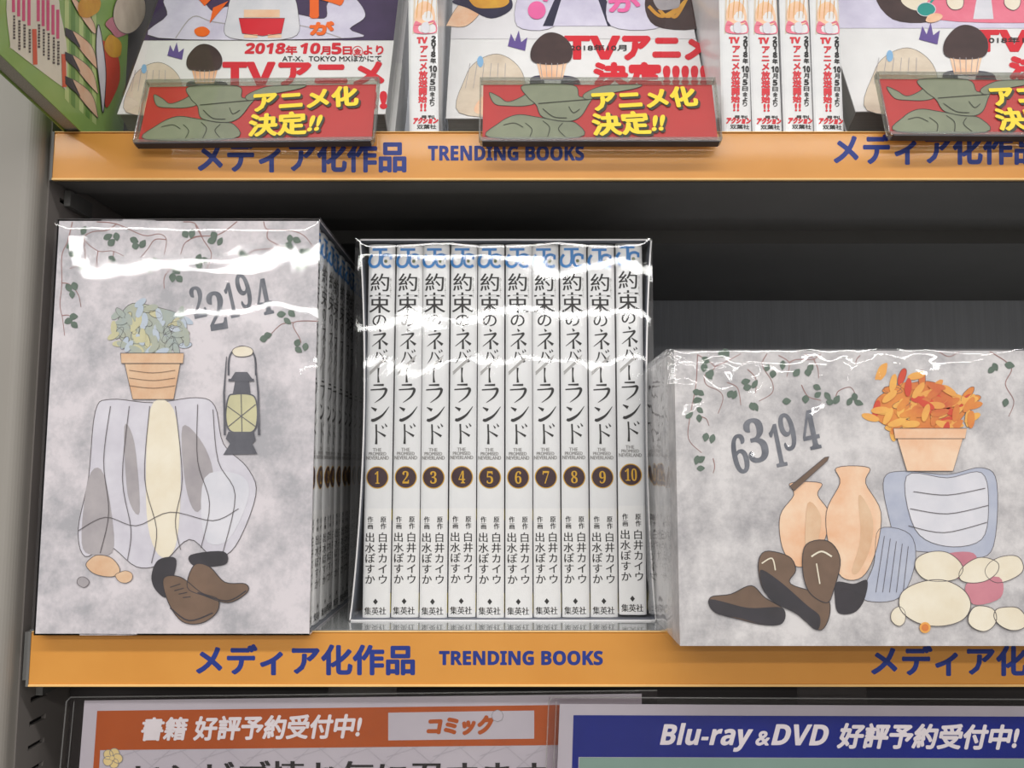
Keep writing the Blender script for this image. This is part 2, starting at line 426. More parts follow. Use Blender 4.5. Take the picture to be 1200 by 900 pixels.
# ------------------------------------------------------------------ comic volumes of the boxed sets
BW, BH, BD, PITCH = 0.01275, 0.1783, 0.112, 0.01335
SY = 0.3872                                    # spine plane of the middle set
X1 = -0.0702 + PITCH / 2                       # centre of volume 1
def spine_y(a, W=BW, bulge=0.0011):
    u = max(-1, min(1, a / (W / 2))); return bulge * (1 - math.sqrt(max(0, 1 - 0.86 * u * u * u * u))) * 1.5
def spine_book(name, label, cat, W, H, D, base_px_plane, group, covm, seg=14):
    t = thing(name, label, cat, (0, 0, 0), (0, 0, 0), group)
    prof = []
    for i in range(seg + 1):
        x = -W / 2 + W * i / seg; prof.append((x, spine_y(x, W)))
    outer = prof + [(W / 2, D), (W / 2 - 0.0004, D), (W / 2 - 0.0004, spine_y(W / 2, W) + 0.0006)]
    inner = [(-W / 2 + 0.0004, spine_y(W / 2, W) + 0.0006), (-W / 2 + 0.0004, D), (-W / 2, D)]
    loop = outer + inner
    b = MB(); b.prism_z(loop, 0, H); b.build('cover', covm, t)
    b = MB(); b.box(-W / 2 + 0.0005, W / 2 - 0.0005, spine_y(W / 2, W) + 0.0007, D - 0.001, 0.0012, H - 0.0015); b.build('page_block', PAGES, t)
    return t
ref_plane = Plane((X1, SY, ZS + 0.0008), (1, 0, 0), (0, 0, 1))
def spine_surf(W, off=5e-5):
    return lambda a, c, h: Vector((a, spine_y(a, W) - h - off, c))
# measured crops of volume 1 -> frame coordinates
def A(cx, cy): return 410 + cx * 0.2554, 270 + cy * 0.2556
def B(cx, cy): return 410 + cx * 0.2778, 490 + cy * 0.2778
KANA = {
 'ネ': [[(.46, 0, .03), (.56, .13, .1)], [(.12, .30, .04), (.6, .25, .06), (.82, .24, .09), (.55, .52, .06), (.05, .86, .02)], [(.5, .52, .07), (.5, .8, .08), (.5, 1, .1)], [(.62, .56, .03), (.95, .78, .12)]],
 'バ': [[(.36, .1, .08), (.26, .55, .06), (.0, .97, .02)], [(.5, .12, .03), (.74, .5, .08), (.93, .88, .13)], [(.80, -.02, .03), (.88, .16, .08)], [(.95, -.1, .03), (1.03, .08, .08)]],
 'ラ': [[(.2, .04, .05), (.82, .03, .09)], [(.03, .30, .05), (.6, .27, .06), (.95, .27, .11), (.78, .65, .08), (.28, 1, .02)]],
 'ン': [[(.04, .05, .03), (.32, .26, .13)], [(.04, .93, .09), (.2, .97, .12), (.65, .62, .08), (1.02, 0, .02)]],
 'ド': [[(.2, 0, .09), (.22, .6, .09), (.2, 1, .13)], [(.28, .34, .03), (.9, .6, .13)], [(.62, .06, .03), (.75, .2, .09)], [(.86, -.03, .03), (1.0, .12, .09)]],
}
def make_volume(num, label, group):
    t = spine_book('comic_volume', label, 'book', BW, BH, BD, None, group, SPINE)
    sf = spine_surf(BW); N = lambda: Print(ref_plane, sf)
    # blue crest
    p = N(); L = lambda pts, w: p.line([(*A(*q), w) for q in pts], BLUE, 2, smooth=len(pts) > 2)
    L([(104, 88), (172, 88)], 2.9); L([(140, 88), (140, 132)], 3.6)
    L([(104, 112), (92, 128), (90, 150), (102, 165), (120, 166), (134, 154), (140, 130)], 3.3)
    L([(188, 118), (172, 112), (152, 118), (146, 142), (154, 162), (174, 168), (188, 160)], 3.2)
    p.line([(*A(188, 112), 3), (*A(188, 134), 3)], BLUE, 2)
    p.disc(*A(165, 142), 2.0, OLIVE, 3, 14); p.build('logo_emblem', t, False)
    # title
    p = N()
    p.text('約', (434.3, 320.5, 456, 341.3), INK, 1, boldx=0.45); p.text('束', (432.6, 343, 457.3, 367), INK, 1, boldx=0.5)
    p.text('の', (436.6, 369, 452.6, 382.5), INK, 1, boldx=0.4)
    for ch, (cx0, cy0, cx1, cy1) in {'ネ': (98, 452, 176, 545), 'バ': (103, 552, 168, 612), 'ラ': (93, 706, 170, 790), 'ン': (95, 808, 178, 872)}.items():
        p.strokes(KANA[ch], *A(cx0, cy0), *A(cx1, cy1), INK, 1)
    p.line([(*A(132, 630), 2.4), (*A(130, 664), 1.5), (*A(132, 698), 2.9)], INK, 1, smooth=True)
    p.strokes(KANA['ド'], *B(100, 26), *B(156, 110), INK, 1)
    p.line([(*A(176, 572), 0.4), (*A(166, 584), 1.7), (*A(90, 652), 1.7)], INKL, 2); p.line([(*A(170, 588), 1.2), (*A(90, 661), 1.2)], INKL, 2)
    p.build('title_lettering', t, False)
    p = N()
    p.text('THE', (437, 525, 447, 529), INKG, 1, boldx=0.3); p.text('PROMISED', (432, 529.8, 452.5, 533.6), INKG, 1, boldx=0.3); p.text('NEVERLAND', (429, 534.4, 455.5, 538.6), INKG, 1, boldx=0.3)
    p.build('english_title_lettering', t, False); p = N(); p.vtext('やくそく', 456.4, 459.2, 325, 350, INKG, 1)
    p.build('reading_lettering', t, False)
    # numbered roundel
    cx, cy = 442.2, 559.5
    p = N(); p.disc(cx, cy, 13.1, GOLD, 1, 32); p.disc(cx, cy, 12.0, MAROON, 2, 32, 10.6); p.disc(cx, cy, 11.4, MAROON, 2, 32)
    r = p.build('number_roundel', t, False)
    p = N(); dg = ''.join(chr(0x1D7CE + int(c)) for c in str(num))
    wd = 7.6 if num < 10 else 14; wd = 5.5 if num == 1 else wd
    p.text(dg, (cx - wd / 2, cy - 7.3, cx + wd / 2, cy + 7.3), GOLD, 3); p.build('numeral', r, False)
    # paper band with authors
    zb = ref_plane.hit(440, 596)[1]
    V = []; FC = []; n = 14
    for k in range(n + 1):
        a = -BW / 2 + BW * k / n
        for c in (0.0006, zb): V.append((a, spine_y(a) - 3e-5, c))
    for k in range(n): FC.append((2 * k, 2 * k + 2, 2 * k + 3, 2 * k + 1))
    bnd = part('paper_band', V, FC, BAND, t)
    for c0, c1 in ((zb - 0.0055, zb - 0.0004), (0.002, 0.011)):
        b = MB(); b.box(BW / 2, BW / 2 + 0.00015, 0.0016, 0.0030, c0, c1); b.build('band_edge', YBIT, bnd, label='yellow strip at the edge of the paper band')
    p = N()
    p.vtext('作画', *(B(74, 0)[0], B(99, 0)[0]), 604.8, 620.5, INK, 1, boldx=0.35); p.vtext('原作', B(129, 0)[0], B(154, 0)[0], 604.8, 620.5, INK, 1, boldx=0.35)
    p.vtext('出水ぽすか', B(62, 0)[0], B(107, 0)[0], 623.5, 685, INK, 1, boldx=0.3); p.vtext('白井カイウ', B(117, 0)[0], B(161, 0)[0], 623.5, 685, INK, 1, boldx=0.3)
    p.build('author_lettering', t, False)
    p = N(); x, y = B(108, 774); p.poly([(x, y - 3.6), (x + 2.8, y), (x, y + 3.6), (x - 2.8, y)], INK, 1)
    p.text('集英社', (B(61, 0)[0], 711.5, B(152, 0)[0], 720.5), INK, 1, boldx=0.4); p.build('publisher_lettering', t, False)
    return t
jit = [(0, 0, 0), (.0003, .0001, .2), (-.0002, 0, -.1), (.0004, .0002, .1), (-.0001, 0, 0), (-.0003, 0, .15), (.0003, .0001, -.2), (0, .0002, 0), (.0008, .0001, .25), (.0004, .0013, .5)]
order = ['nearest', 'second', 'third', 'fourth', 'fifth', 'sixth', 'seventh', 'eighth', 'ninth', 'farthest']
order2 = ['first', 'second', 'third', 'fourth', 'fifth', 'sixth', 'seventh', 'eighth', 'ninth', 'tenth and last']
vols = []
for i in range(10):
    v = make_volume(i + 1, f'{order2[i]} white comic from the left in the middle slipcase, roundel {i + 1}', 'volumes in the middle slipcase')
    v.location = (X1 + i * PITCH, SY + jit[i][0], ZS + 0.0008 + jit[i][1] + Z0); v.rotation_euler = (0, radians(jit[i][2] * 0.4), 0)
    vols.append(v)
# the same ten, seen edge-on in the left slipcase whose open side faces right
LX, LY = -0.0858, 0.3518
for i, v in enumerate(vols):
    dup(v, (LX - 0.0022 + (i % 3) * 0.0003, LY + 0.0020 + PITCH * (i + .5), ZS + 0.0010), (0, 0, pi / 2),
        f'{order[i]} white comic spine from the front inside the left slipcase, numbered {i + 1}', 'volumes in the left slipcase')

# ------------------------------------------------------------------ slipcases
CW, CDp, CH, CT = 0.1425, 0.1165, 0.1805, 0.0007
def slip_shell(parent, W, D, H, bowl=0.0, bowr=0.0, lean=(0, 0), mats=None):
    """open-fronted card case: two sides, top, bottom and back, each with thickness; sides may bow inwards at the opening"""
    V = []; FC = []; M = []
    def sheet(fn, nu, nv, m_out, m_in):
        b = len(V)
        for side in (0, 1):
            for j in range(nv + 1):
                for i in range(nu + 1): V.append(fn(i / nu, j / nv, side))
        n1 = (nu + 1) * (nv + 1)
        for j in range(nv):
            for i in range(nu):
                k = b + j * (nu + 1) + i
                FC.append((k, k + 1, k + nu + 2, k + nu + 1)); M.append(m_out)
                q = k + n1; FC.append((q, q + nu + 1, q + nu + 2, q + 1)); M.append(m_in)
        ed = [(b + i, b + i + 1) for i in range(nu)] + [(b + nv * (nu + 1) + i, b + nv * (nu + 1) + i + 1) for i in range(nu)]
        ed += [(b + j * (nu + 1), b + (j + 1) * (nu + 1)) for j in range(nv)] + [(b + j * (nu + 1) + nu, b + (j + 1) * (nu + 1) + nu) for j in range(nv)]
        for a, c in ed: FC.append((a, c, c + n1, a + n1)); M.append(0)
    def xl(z, y): return -W / 2 + lean[0] * z / H + bowl * sin(pi * min(1, z / H)) ** 0.8 * (1 - y / D) ** 1.5
    def xr(z, y): return W / 2 + lean[1] * z / H - bowr * sin(pi * min(1, z / H)) ** 0.8 * (1 - y / D) ** 1.5
    sheet(lambda u, v, s: (xl(v * H, u * D) + s * CT, u * D, v * H), 6, 24, 0, 1)
    sheet(lambda u, v, s: (xr(v * H, u * D) - s * CT, u * D, v * H), 6, 24, 0, 1)
    sheet(lambda u, v, s: (xl(0, v * D) + (xr(0, v * D) - xl(0, v * D)) * u, v * D, s * CT), 8, 4, 0, 1)
    sheet(lambda u, v, s: (xl(H, v * D) + (xr(H, v * D) - xl(H, v * D)) * u, v * D, H - s * CT), 8, 4, 0, 1)
    sheet(lambda u, v, s: (-W / 2 + W * u + lean[0] * v, D - s * CT, v * H), 2, 2, 0, 1)
    return part('case_shell', V, FC, mats or [WHITE, CASEIN], parent, M)

# middle
mx0, mx1 = -0.0752, 0.0668
mid = thing('slipcase', 'white slipcase standing open to the front with ten numbered spines, centre of lower shelf', 'box', ((mx0 + mx1) / 2, 0.3832, ZS))
slip_shell(mid, mx1 - mx0, CDp, CH, 0.0042, 0.0034, (0.0012, 0.0010))
film_box('shrink_wrap', mid, -0.0715, 0.0718, -0.0008, CDp, 0.0006, CH + 0.0002, 0.00022, 24, 3, FILM, 'FRLT', 80, label='clear shrink wrap over the open front')

VINE = mat('vine_stem_ink', (158, 116, 112), 0.5, (140, 104, 100), 90)
LEAF = mat('vine_leaf_ink', (88, 104, 92), 0.5, (102, 118, 106), 160)
NUMINK = mat('number_grey_ink', (92, 95, 104), 0.5, (122, 124, 132), 110)
def vines(pl, parent, xf, stems, leaves, cv, kx, seed, extra=None):
    p = Print(pl); r = random.Random(seed)
    for st in stems:
        q = smooth_loop([cv(*a) for a in st], 5, False); n = len(q)
        p.line([(x, y, 1.15 - 0.5 * i / n) for i, (x, y) in enumerate(q)], VINE, 1)
    p.build('vine_stem_print', parent)
    p = Print(pl)
    for lf in leaves:
        x, y = cv(*lf); an = r.uniform(-1.2, 1.9); l = r.uniform(4.6, 6.0); wd = r.uniform(2.9, 3.9)
        pts = []
        for i in range(12):
            a = 2 * pi * i / 12; u = cos(a) * l; v = sin(a) * wd * (1 - 0.55 * abs(cos(a)) ** 2) * (1.15 - 0.25 * cos(a))
            pts.append((x + u * cos(an) - v * sin(an), y + u * sin(an) + v * cos(an)))
        p.poly(pts, LEAF, 2)
    p.build('vine_leaf_print', parent)

# watercolour tones of the generic still-life panels
WC = lambda n, c, c2, s=70: mat('wash_' + n, c, 0.5, c2, s, contrast=(0.3, 0.7))
SAGE = WC('sage', (178, 178, 154), (160, 172, 172)); PALEB = WC('pale_blue', (176, 190, 206), (194, 200, 208)); SKIN = WC('ochre', (226, 196, 164), (212, 168, 132))
LILAC = WC('lilac', (216, 213, 221), (198, 194, 204)); PALE = WC('pale', (222, 220, 226), (206, 206, 214)); TAUPE = WC('taupe', (178, 171, 173), (158, 152, 156))
BROWN = WC('brown', (124, 100, 84), (106, 86, 72)); CHAR = WC('charcoal', (66, 62, 68), (52, 50, 54)); PEN = mat('pen_line', (92, 86, 88), 0.5)
CREAM = WC('cream', (236, 228, 210), (226, 214, 190)); IRON = WC('iron', (104, 104, 112), (82, 82, 90)); GLOW = WC('straw', (206, 200, 160), (188, 184, 150))
OR1 = WC('orange', (226, 150, 70), (200, 96, 62), 60); OR2 = WC('amber', (238, 184, 92), (224, 150, 80), 60); PEACH = WC('peach', (240, 212, 184), (228, 170, 128), 50)
OREDM = WC('vermilion', (214, 84, 60), (196, 66, 48), 50)
BLUEG = WC('blue_grey', (166, 172, 192), (188, 192, 206)); ROSE = WC('rose', (206, 136, 148), (190, 120, 134))

# left: end panel with the grey-white wall print
CARDM = mat('mottled_wall_print_left', (216, 209, 213), 0.42, (170, 168, 173), 34, detail=12, contrast=(0.38, 0.58), coat=0.1, nr=0.74)
CARDR = mat('mottled_wall_print_right', (216, 212, 212), 0.42, (162, 159, 162), 34, detail=12, contrast=(0.38, 0.60), coat=0.1, nr=0.74)
left = thing('slipcase', 'tall white slipcase printed 22194 with vines and a lantern, left end of lower shelf', 'box', (LX, LY + CW / 2, ZS), (0, 0, pi / 2))
slip_shell(left, CW, CDp, CH, mats=[CARDM, CASEIN])
pl = Plane((LX - CDp, LY, ZS), (1, 0, 0), (0, 0, 1))
c5 = lambda x, y: (60 + x / 6, 250 + y / 6); c6 = lambda x, y: (220 + x * .2, 250 + y * .2)
st = [[c5(*q) for q in s] for s in [[(150, 60), (115, 200), (75, 300), (75, 500), (62, 640), (80, 740), (95, 860)], [(320, 60), (460, 75), (650, 155), (760, 145), (810, 185), (795, 290)],
      [(460, 75), (390, 120), (290, 130), (230, 180), (330, 265), (430, 265), (510, 300)], [(810, 185), (730, 185), (680, 250), (630, 310)], [(230, 180), (240, 300), (230, 345), (130, 390)],
      [(330, 265), (320, 340), (322, 420)], [(930, 60), (1015, 75), (1075, 200)], [(1080, 160), (1010, 170), (940, 210), (910, 290)], [(880, 350), (800, 440), (795, 530)],
      [(75, 490), (130, 500), (190, 570), (210, 660)], [(75, 720), (110, 715), (130, 720)], [(440, 270), (430, 330), (400, 345)]]]
st += [[c6(*q) for q in s] for s in [[(290, 48), (180, 125), (50, 135), (0, 165)], [(45, 70), (95, 160), (140, 240), (110, 330)], [(445, 48), (470, 95), (600, 100), (680, 130), (730, 190), (768, 240)],
      [(470, 95), (470, 150), (540, 200), (400, 215), (360, 240), (340, 310)], [(540, 200), (600, 205), (650, 290)], [(765, 632), (620, 640), (655, 730), (665, 760)], [(620, 640), (550, 650), (490, 705)]]]
lv = [c5(*q) for q in [(135, 230), (150, 290), (230, 120), (400, 165), (460, 165), (425, 205), (585, 190), (645, 215), (595, 230), (225, 385), (125, 525), (165, 513), (148, 572), (125, 755), (165, 785), (160, 725),
      (880, 405), (855, 452), (903, 462), (990, 145), (945, 148), (430, 320), (690, 390), (730, 340)]]
lv += [c6(*q) for q in [(143, 160), (190, 165), (155, 130), (68, 305), (100, 275), (66, 260), (348, 255), (318, 238), (600, 150), (640, 158), (595, 190), (708, 228), (675, 225), (650, 320), (680, 308), (585, 632),
      (610, 588), (550, 592), (643, 758), (690, 783), (650, 800), (470, 715), (447, 735)]]
vines(pl, left, None, st, lv, lambda x, y: (x, y), 1, 3)
p = Print(pl)
for ch, x, y, wd, h, r in [('2', 232, 354, 15, 37, -.22), ('2', 254, 364, 20, 45, -.16), ('1', 271, 352, 11, 41, -.22), ('9', 286, 341, 15, 41, -.26), ('4', 309, 348, 17, 42, -.2)]:
    p.text(chr(0x1D7CE + int(ch)), (x - wd / 2, y - h / 2, x + wd / 2, y + h / 2), NUMINK, 1, rot=r, bold=.35)
p.build('number_lettering', left)
# generic still life: shrub in a clay pot on a stool draped with pale cloth, brown shoes, iron lantern
p = Print(pl); r = random.Random(12)
p.blob(176, 386, 44, 30, SAGE, 1, .1, .12, 4, PEN, .5)
for i in range(70):
    a = r.uniform(0, 2 * pi); d = r.uniform(.25, 1.08); x, y = 176 + 46 * d * cos(a), 386 + 32 * d * sin(a)
    p.blob(x, y, 8, 3.6, (SAGE, PALEB, SAGE, GLOW)[i % 4], 2 + i % 3, r.uniform(0, pi), .06, i, PEN if i % 3 == 0 else None, .35, 7)
p.build('shrub_print', left)
p = Print(pl)
p.poly([(146, 424), (212, 424), (204, 468), (156, 468)], SKIN, 5, False, PEN, .7); p.poly([(142, 414), (216, 414), (215, 426), (143, 426)], SKIN, 7, False, PEN, .7)
for k in range(3): p.line([(152, 434 + 9 * k), (180, 437 + 9 * k), (206, 434 + 9 * k)], BROWN, 8, .6, True)
p.build('pot_print', left)
p = Print(pl)
p.poly([(112, 482), (130, 468), (180, 472), (230, 466), (252, 476), (262, 520), (290, 548), (300, 580), (276, 640), (250, 652), (222, 632), (190, 660), (160, 664), (128, 640), (100, 652), (92, 620), (104, 560)], LILAC, 2, True, PEN, .8)
p.poly([(176, 480), (204, 480), (212, 560), (206, 640), (186, 650), (172, 600)], CREAM, 3, True)
p.poly([(104, 560), (122, 556), (134, 640), (112, 650), (96, 636)], TAUPE, 3, True); p.poly([(214, 500), (238, 520), (250, 560), (232, 600), (218, 570)], TAUPE, 3, True); p.poly([(146, 500), (158, 520), (164, 600), (150, 580)], TAUPE, 3, True)
p.poly([(240, 560), (280, 556), (292, 580), (268, 632), (240, 630)], PALE, 3, True)
for q in ([(130, 476), (122, 540), (128, 600), (118, 648)], [(152, 476), (144, 560), (154, 620), (150, 656)], [(176, 476), (170, 560), (184, 620), (178, 660)], [(206, 476), (214, 560), (206, 610), (212, 644)], [(232, 474), (232, 540), (246, 590), (236, 642)], [(250, 480), (256, 540), (276, 580), (262, 646)], [(92, 622), (124, 606), (160, 616), (200, 600), (250, 610), (280, 596)]):
    p.line(q, PEN, 6, .8, True)
p.build('cloth_print', left)
p = Print(pl)
p.blob(122, 664, 20, 12, SKIN, 4, .3, .1, 2, PEN, .7); p.blob(146, 676, 10, 7, SKIN, 5, 0, .1, 3, PEN, .5); p.blob(98, 682, 7, 6, TAUPE, 5, 0, .1, 3, PEN, .5)
p.build('pebble_print', left)
p = Print(pl)
p.line([(268, 440), (270, 416), (284, 406), (298, 416), (300, 440)], IRON, 3, 2.2, True); p.blob(284, 412, 13, 6, CREAM, 4, 0, .1, 4, PEN, .6)
p.build('lantern_handle_print', left)
p = Print(pl)
p.poly([(178, 674), (186, 656), (206, 654), (204, 676), (196, 700), (182, 690)], CHAR, 5, True); p.poly([(224, 650), (262, 646), (266, 660), (246, 664), (226, 662)], CHAR, 5, True)
p.poly([(192, 678), (212, 676), (236, 694), (256, 702), (254, 718), (236, 730), (214, 728), (198, 706)], BROWN, 6, True, CHAR, .9)
p.poly([(228, 662), (246, 664), (264, 682), (288, 684), (290, 694), (268, 706), (240, 698), (220, 688)], BROWN, 5, True, CHAR, .9)
for k in range(4): p.line([(200 + 5 * k, 688 + 4 * k, 1), (212 + 4 * k, 684 + 5 * k, 1)], CHAR, 7)
p.line([(200, 712), (222, 727), (250, 718)], CHAR, 7, 1.6, True); p.line([(232, 694), (266, 704), (289, 692)], CHAR, 6, 1.4, True)
p.build('shoe_print', left)
p = Print(pl)
p.poly([(271, 444), (276, 436), (290, 436), (296, 444)], IRON, 5); p.poly([(276, 446), (292, 446), (294, 462), (273, 462)], IRON, 5); p.rect(268, 444, 298, 447, IRON, 6)
p.poly([(268, 466), (275, 462), (292, 462), (300, 468), (302, 490), (296, 506), (272, 506), (265, 490)], GLOW, 5, True, IRON, 1.6)
p.poly([(268, 506), (298, 506), (300, 516), (296, 520), (302, 532), (262, 533), (270, 520), (265, 514)], IRON, 6)
for q in ([(266, 418, 1), (263, 460, 2.2), (264, 510, 2.6)], [(299, 418, 1), (303, 460, 2.2), (304, 510, 2.6)]): p.line(q, IRON, 7)
for q in ([(267, 476), (300, 500)], [(300, 474), (268, 500)], [(283, 462), (284, 506)]): p.line(q, IRON, 7, .9)
p.build('lantern_print', left)
film_box('shrink_wrap', left, -CW / 2 - .0006, CW / 2 + .0006, -0.0008, CDp + .0008, 0.0004, CH + 0.0002, 0.00045, 17, 14, FILM, 'LFTB', 90, label='glossy clear shrink wrap with streaks of light')

# right: the same kind of case lying on its side, opening downwards
RX, RYY = 0.0669, 0.3316
right = thing('slipcase', 'wide white slipcase printed 63194 lying on its side, right end of lower shelf', 'box', (RX, RYY, ZS))
def flat(v): return v
V = []; b = MB(); W_, D_, H_ = CH, CW, 0.1186
b.box(0, W_, 0, CT, 0, H_); b.box(0, W_, D_ - CT, D_, 0, H_); b.box(0, CT, CT, D_ - CT, 0, H_); b.box(W_ - CT, W_, CT, D_ - CT, 0, H_); b.box(CT, W_ - CT, CT, D_ - CT, H_ - CT, H_)
b.build('case_shell', CARDR, right)
pl = Plane((RX, RYY, ZS), (1, 0, 0), (0, 0, 1))
c7 = lambda x, y: (780 + x * .1917, 405 + y * .1917)
st = [[(195, 55), (185, 240), (150, 430), (140, 570), (220, 655)], [(195, 55), (300, 130), (240, 180), (250, 240), (330, 280), (350, 330), (320, 415)], [(375, 225), (440, 260), (460, 365)], [(300, 130), (375, 95), (460, 50)],
      [(620, 50), (590, 120), (650, 220), (650, 290), (570, 340)], [(690, 60), (755, 105), (740, 190)], [(755, 105), (800, 85), (905, 85), (850, 50)], [(905, 85), (950, 50)], [(905, 85), (930, 140), (935, 200)], [(1190, 60), (1170, 80), (1160, 110)],
      [(830, 240), (870, 310), (950, 335)], [(1040, 310), (1060, 275), (1130, 255), (1165, 310)], [(220, 435), (250, 450), (265, 490)], [(500, 145), (550, 200), (550, 290)], [(290, 690), (300, 740), (290, 780)]]
lv = [(245, 90), (235, 135), (275, 170), (265, 185), (190, 285), (215, 290), (195, 335), (145, 425), (210, 395), (205, 445), (285, 570), (245, 560), (215, 695), (190, 700), (215, 750), (395, 295), (420, 300), (490, 220), (500, 255), (545, 235), (550, 375), (530, 372), (620, 135), (655, 175),
      (715, 120), (740, 340), (800, 165), (870, 165), (885, 135), (855, 328), (925, 255), (930, 300), (990, 310), (1045, 330), (1005, 345), (1155, 315), (1125, 340), (1180, 350), (370, 45), (340, 50)]
st = [[c7(*q) for q in s] for s in st] + [[(1160, 412), (1185, 430), (1178, 450), (1188, 470), (1182, 488)], [(1100, 412), (1112, 418), (1124, 412)]]
lv = [c7(*q) for q in lv] + [(1162, 433), (1183, 428), (1178, 472), (1166, 430)]
vines(pl, right, None, st, lv, lambda x, y: (x, y), 1, 5)
p = Print(pl)
for ch, x, y, wd, h, r in [('6', 867, 532, 18, 46, -.2), ('3', 886, 516, 24, 52, -.2), ('1', 911, 522, 14, 50, -.2), ('9', 923, 506, 17, 44, -.24), ('4', 949, 504, 19, 46, -.2)]:
    p.text(chr(0x1D7CE + int(ch)), (x - wd / 2, y - h / 2, x + wd / 2, y + h / 2), NUMINK, 1, rot=r, bold=.35)
p.build('number_lettering', right)
# generic still life: orange shrub in a pot, two tall clay vases, folded pale cloth, boots, cream cushions
p = Print(pl); r = random.Random(5)
p.blob(1078, 478, 52, 32, OR1, 1, 0, .12, 4, PEN, .4)
for i in range(90):
    a = r.uniform(0, 2 * pi); d = r.uniform(.1, 1.16); x, y = 1080 + 54 * d * cos(a), 478 + 34 * d * sin(a)
    p.blob(x, y, 11, 4.2, (OR1, OR2, OREDM, OR2, OR1)[i % 5], 2 + i % 4, r.uniform(-1.6, .6), .06, i, PEN if i % 4 == 0 else None, .35, 7)
p.blob(1033, 436, 5, 12, OR2, 1, .5, .2, 3)
p.build('shrub_print', right)
p = Print(pl)
p.poly([(1050, 512), (1128, 512), (1116, 552), (1062, 552)], PEACH, 7, False, PEN, .6); p.poly([(1046, 502), (1132, 502), (1130, 514), (1048, 514)], PEACH, 8, False, PEN, .6)
p.build('pot_print', right)
p = Print(pl)
p.poly([(926, 566), (962, 566), (958, 580), (972, 604), (962, 644), (946, 662), (930, 662), (916, 640), (914, 604), (930, 580)], PEACH, 2, True, PEN, .7)
p.poly([(980, 548), (1018, 548), (1014, 566), (1032, 600), (1026, 646), (1010, 676), (986, 676), (972, 644), (968, 600), (984, 566)], PEACH, 3, True, PEN, .7)
p.poly([(1006, 580), (1022, 606), (1020, 640), (1006, 670), (998, 668), (1008, 630)], SKIN, 4, True); p.poly([(946, 590), (962, 606), (956, 640), (944, 656)], SKIN, 4, True)
p.build('vase_print', right)
p = Print(pl); p.poly([(925, 570), (930, 575), (969, 540), (971, 535), (966, 536)], BROWN, 6, False, PEN, .8); p.build('pen_print', right)
p = Print(pl)
p.poly([(1036, 560), (1060, 552), (1110, 556), (1150, 548), (1168, 566), (1164, 640), (1140, 654), (1100, 648), (1056, 640), (1040, 600)], BLUEG, 1, True, PEN, .6)
p.poly([(1062, 558), (1110, 560), (1150, 554), (1158, 590), (1150, 632), (1108, 640), (1072, 620)], PALE, 2, True, PEN, .6)
p.poly([(1030, 620), (1066, 626), (1072, 660), (1054, 700), (1016, 704), (1012, 690), (1024, 660)], BLUEG, 2, True, PEN, .6)
for q in ([(1070, 576), (1110, 580), (1154, 572)], [(1066, 596), (1110, 602), (1158, 592)], [(1064, 616), (1106, 624), (1156, 612)]): p.line(q, PEN, 5, .8, True)
for k in range(5): p.line([(1036 + 7 * k, 628 + 3 * k, .6), (1026 + 8 * k, 694, .6)], PEN, 4)
p.poly([(980, 682), (1000, 684), (1016, 680), (1012, 704), (1000, 718), (982, 718), (978, 700)], CHAR, 4, True)
p.build('cloth_print', right)
p = Print(pl)
p.poly([(888, 664), (896, 646), (924, 652), (932, 668), (926, 684), (966, 698), (972, 718), (962, 738), (944, 728), (920, 706), (896, 694)], BROWN, 6, True, CHAR, .9)
p.poly([(944, 638), (970, 634), (984, 656), (976, 692), (968, 706), (948, 694), (940, 668)], BROWN, 7, True, CHAR, .9)
p.poly([(832, 700), (856, 696), (880, 686), (896, 700), (918, 714), (916, 730), (896, 732), (868, 726), (836, 716)], BROWN, 5, True, CHAR, .9)
p.poly([(832, 702), (876, 712), (916, 712), (916, 730), (896, 732), (866, 724), (838, 718)], CHAR, 7, True)
p.poly([(890, 668), (912, 680), (944, 708), (960, 722), (956, 738), (934, 720), (900, 700)], CHAR, 8, True)
p.line([(950, 652), (962, 646), (974, 652)], CREAM, 9, 2.0, True); p.line([(956, 660, 1.5), (960, 684, 1.5)], CREAM, 9); p.line([(892, 660), (904, 654), (908, 668)], CREAM, 9, 1.6, True)
p.build('boot_print', right)
p = Print(pl)
p.blob(1096, 706, 42, 28, CREAM, 7, .05, .05, 2, PEN, .8); p.blob(1100, 664, 28, 18, CREAM, 6, .1, .06, 5, PEN, .7); p.blob(1146, 668, 24, 14, CREAM, 6, -.3, .06, 5, PEN, .7)
p.blob(1176, 666, 24, 15, CREAM, 5, -.3, .06, 6, PEN, .7); p.blob(1150, 724, 17, 15, CREAM, 8, 0, .05, 6, PEN, .8); p.blob(1184, 724, 20, 13, CREAM, 8, .3, .08, 6, PEN, .8); p.blob(1052, 722, 9, 11, CREAM, 6, 0, .06, 9, PEN, .6)
p.poly([(1106, 650), (1140, 648), (1144, 670), (1118, 678), (1104, 668)], ROSE, 5, True); p.poly([(1132, 684), (1170, 676), (1172, 700), (1140, 708)], ROSE, 5, True)
p.disc(1083, 735, 6.5, OR2, 9, 16); p.disc(1083, 735, 4.2, OR1, 10, 16)
p.build('cushion_print', right)
film_box('shrink_wrap', right, -.0030, W_ + .0006, -0.0008, D_ + .0008, 0.0004, H_ + 0.0006, 0.0006, 26, 23, FILM2, 'FLTRB', 110, crease=0.00012, label='creased clear shrink wrap, loose at the left corner')

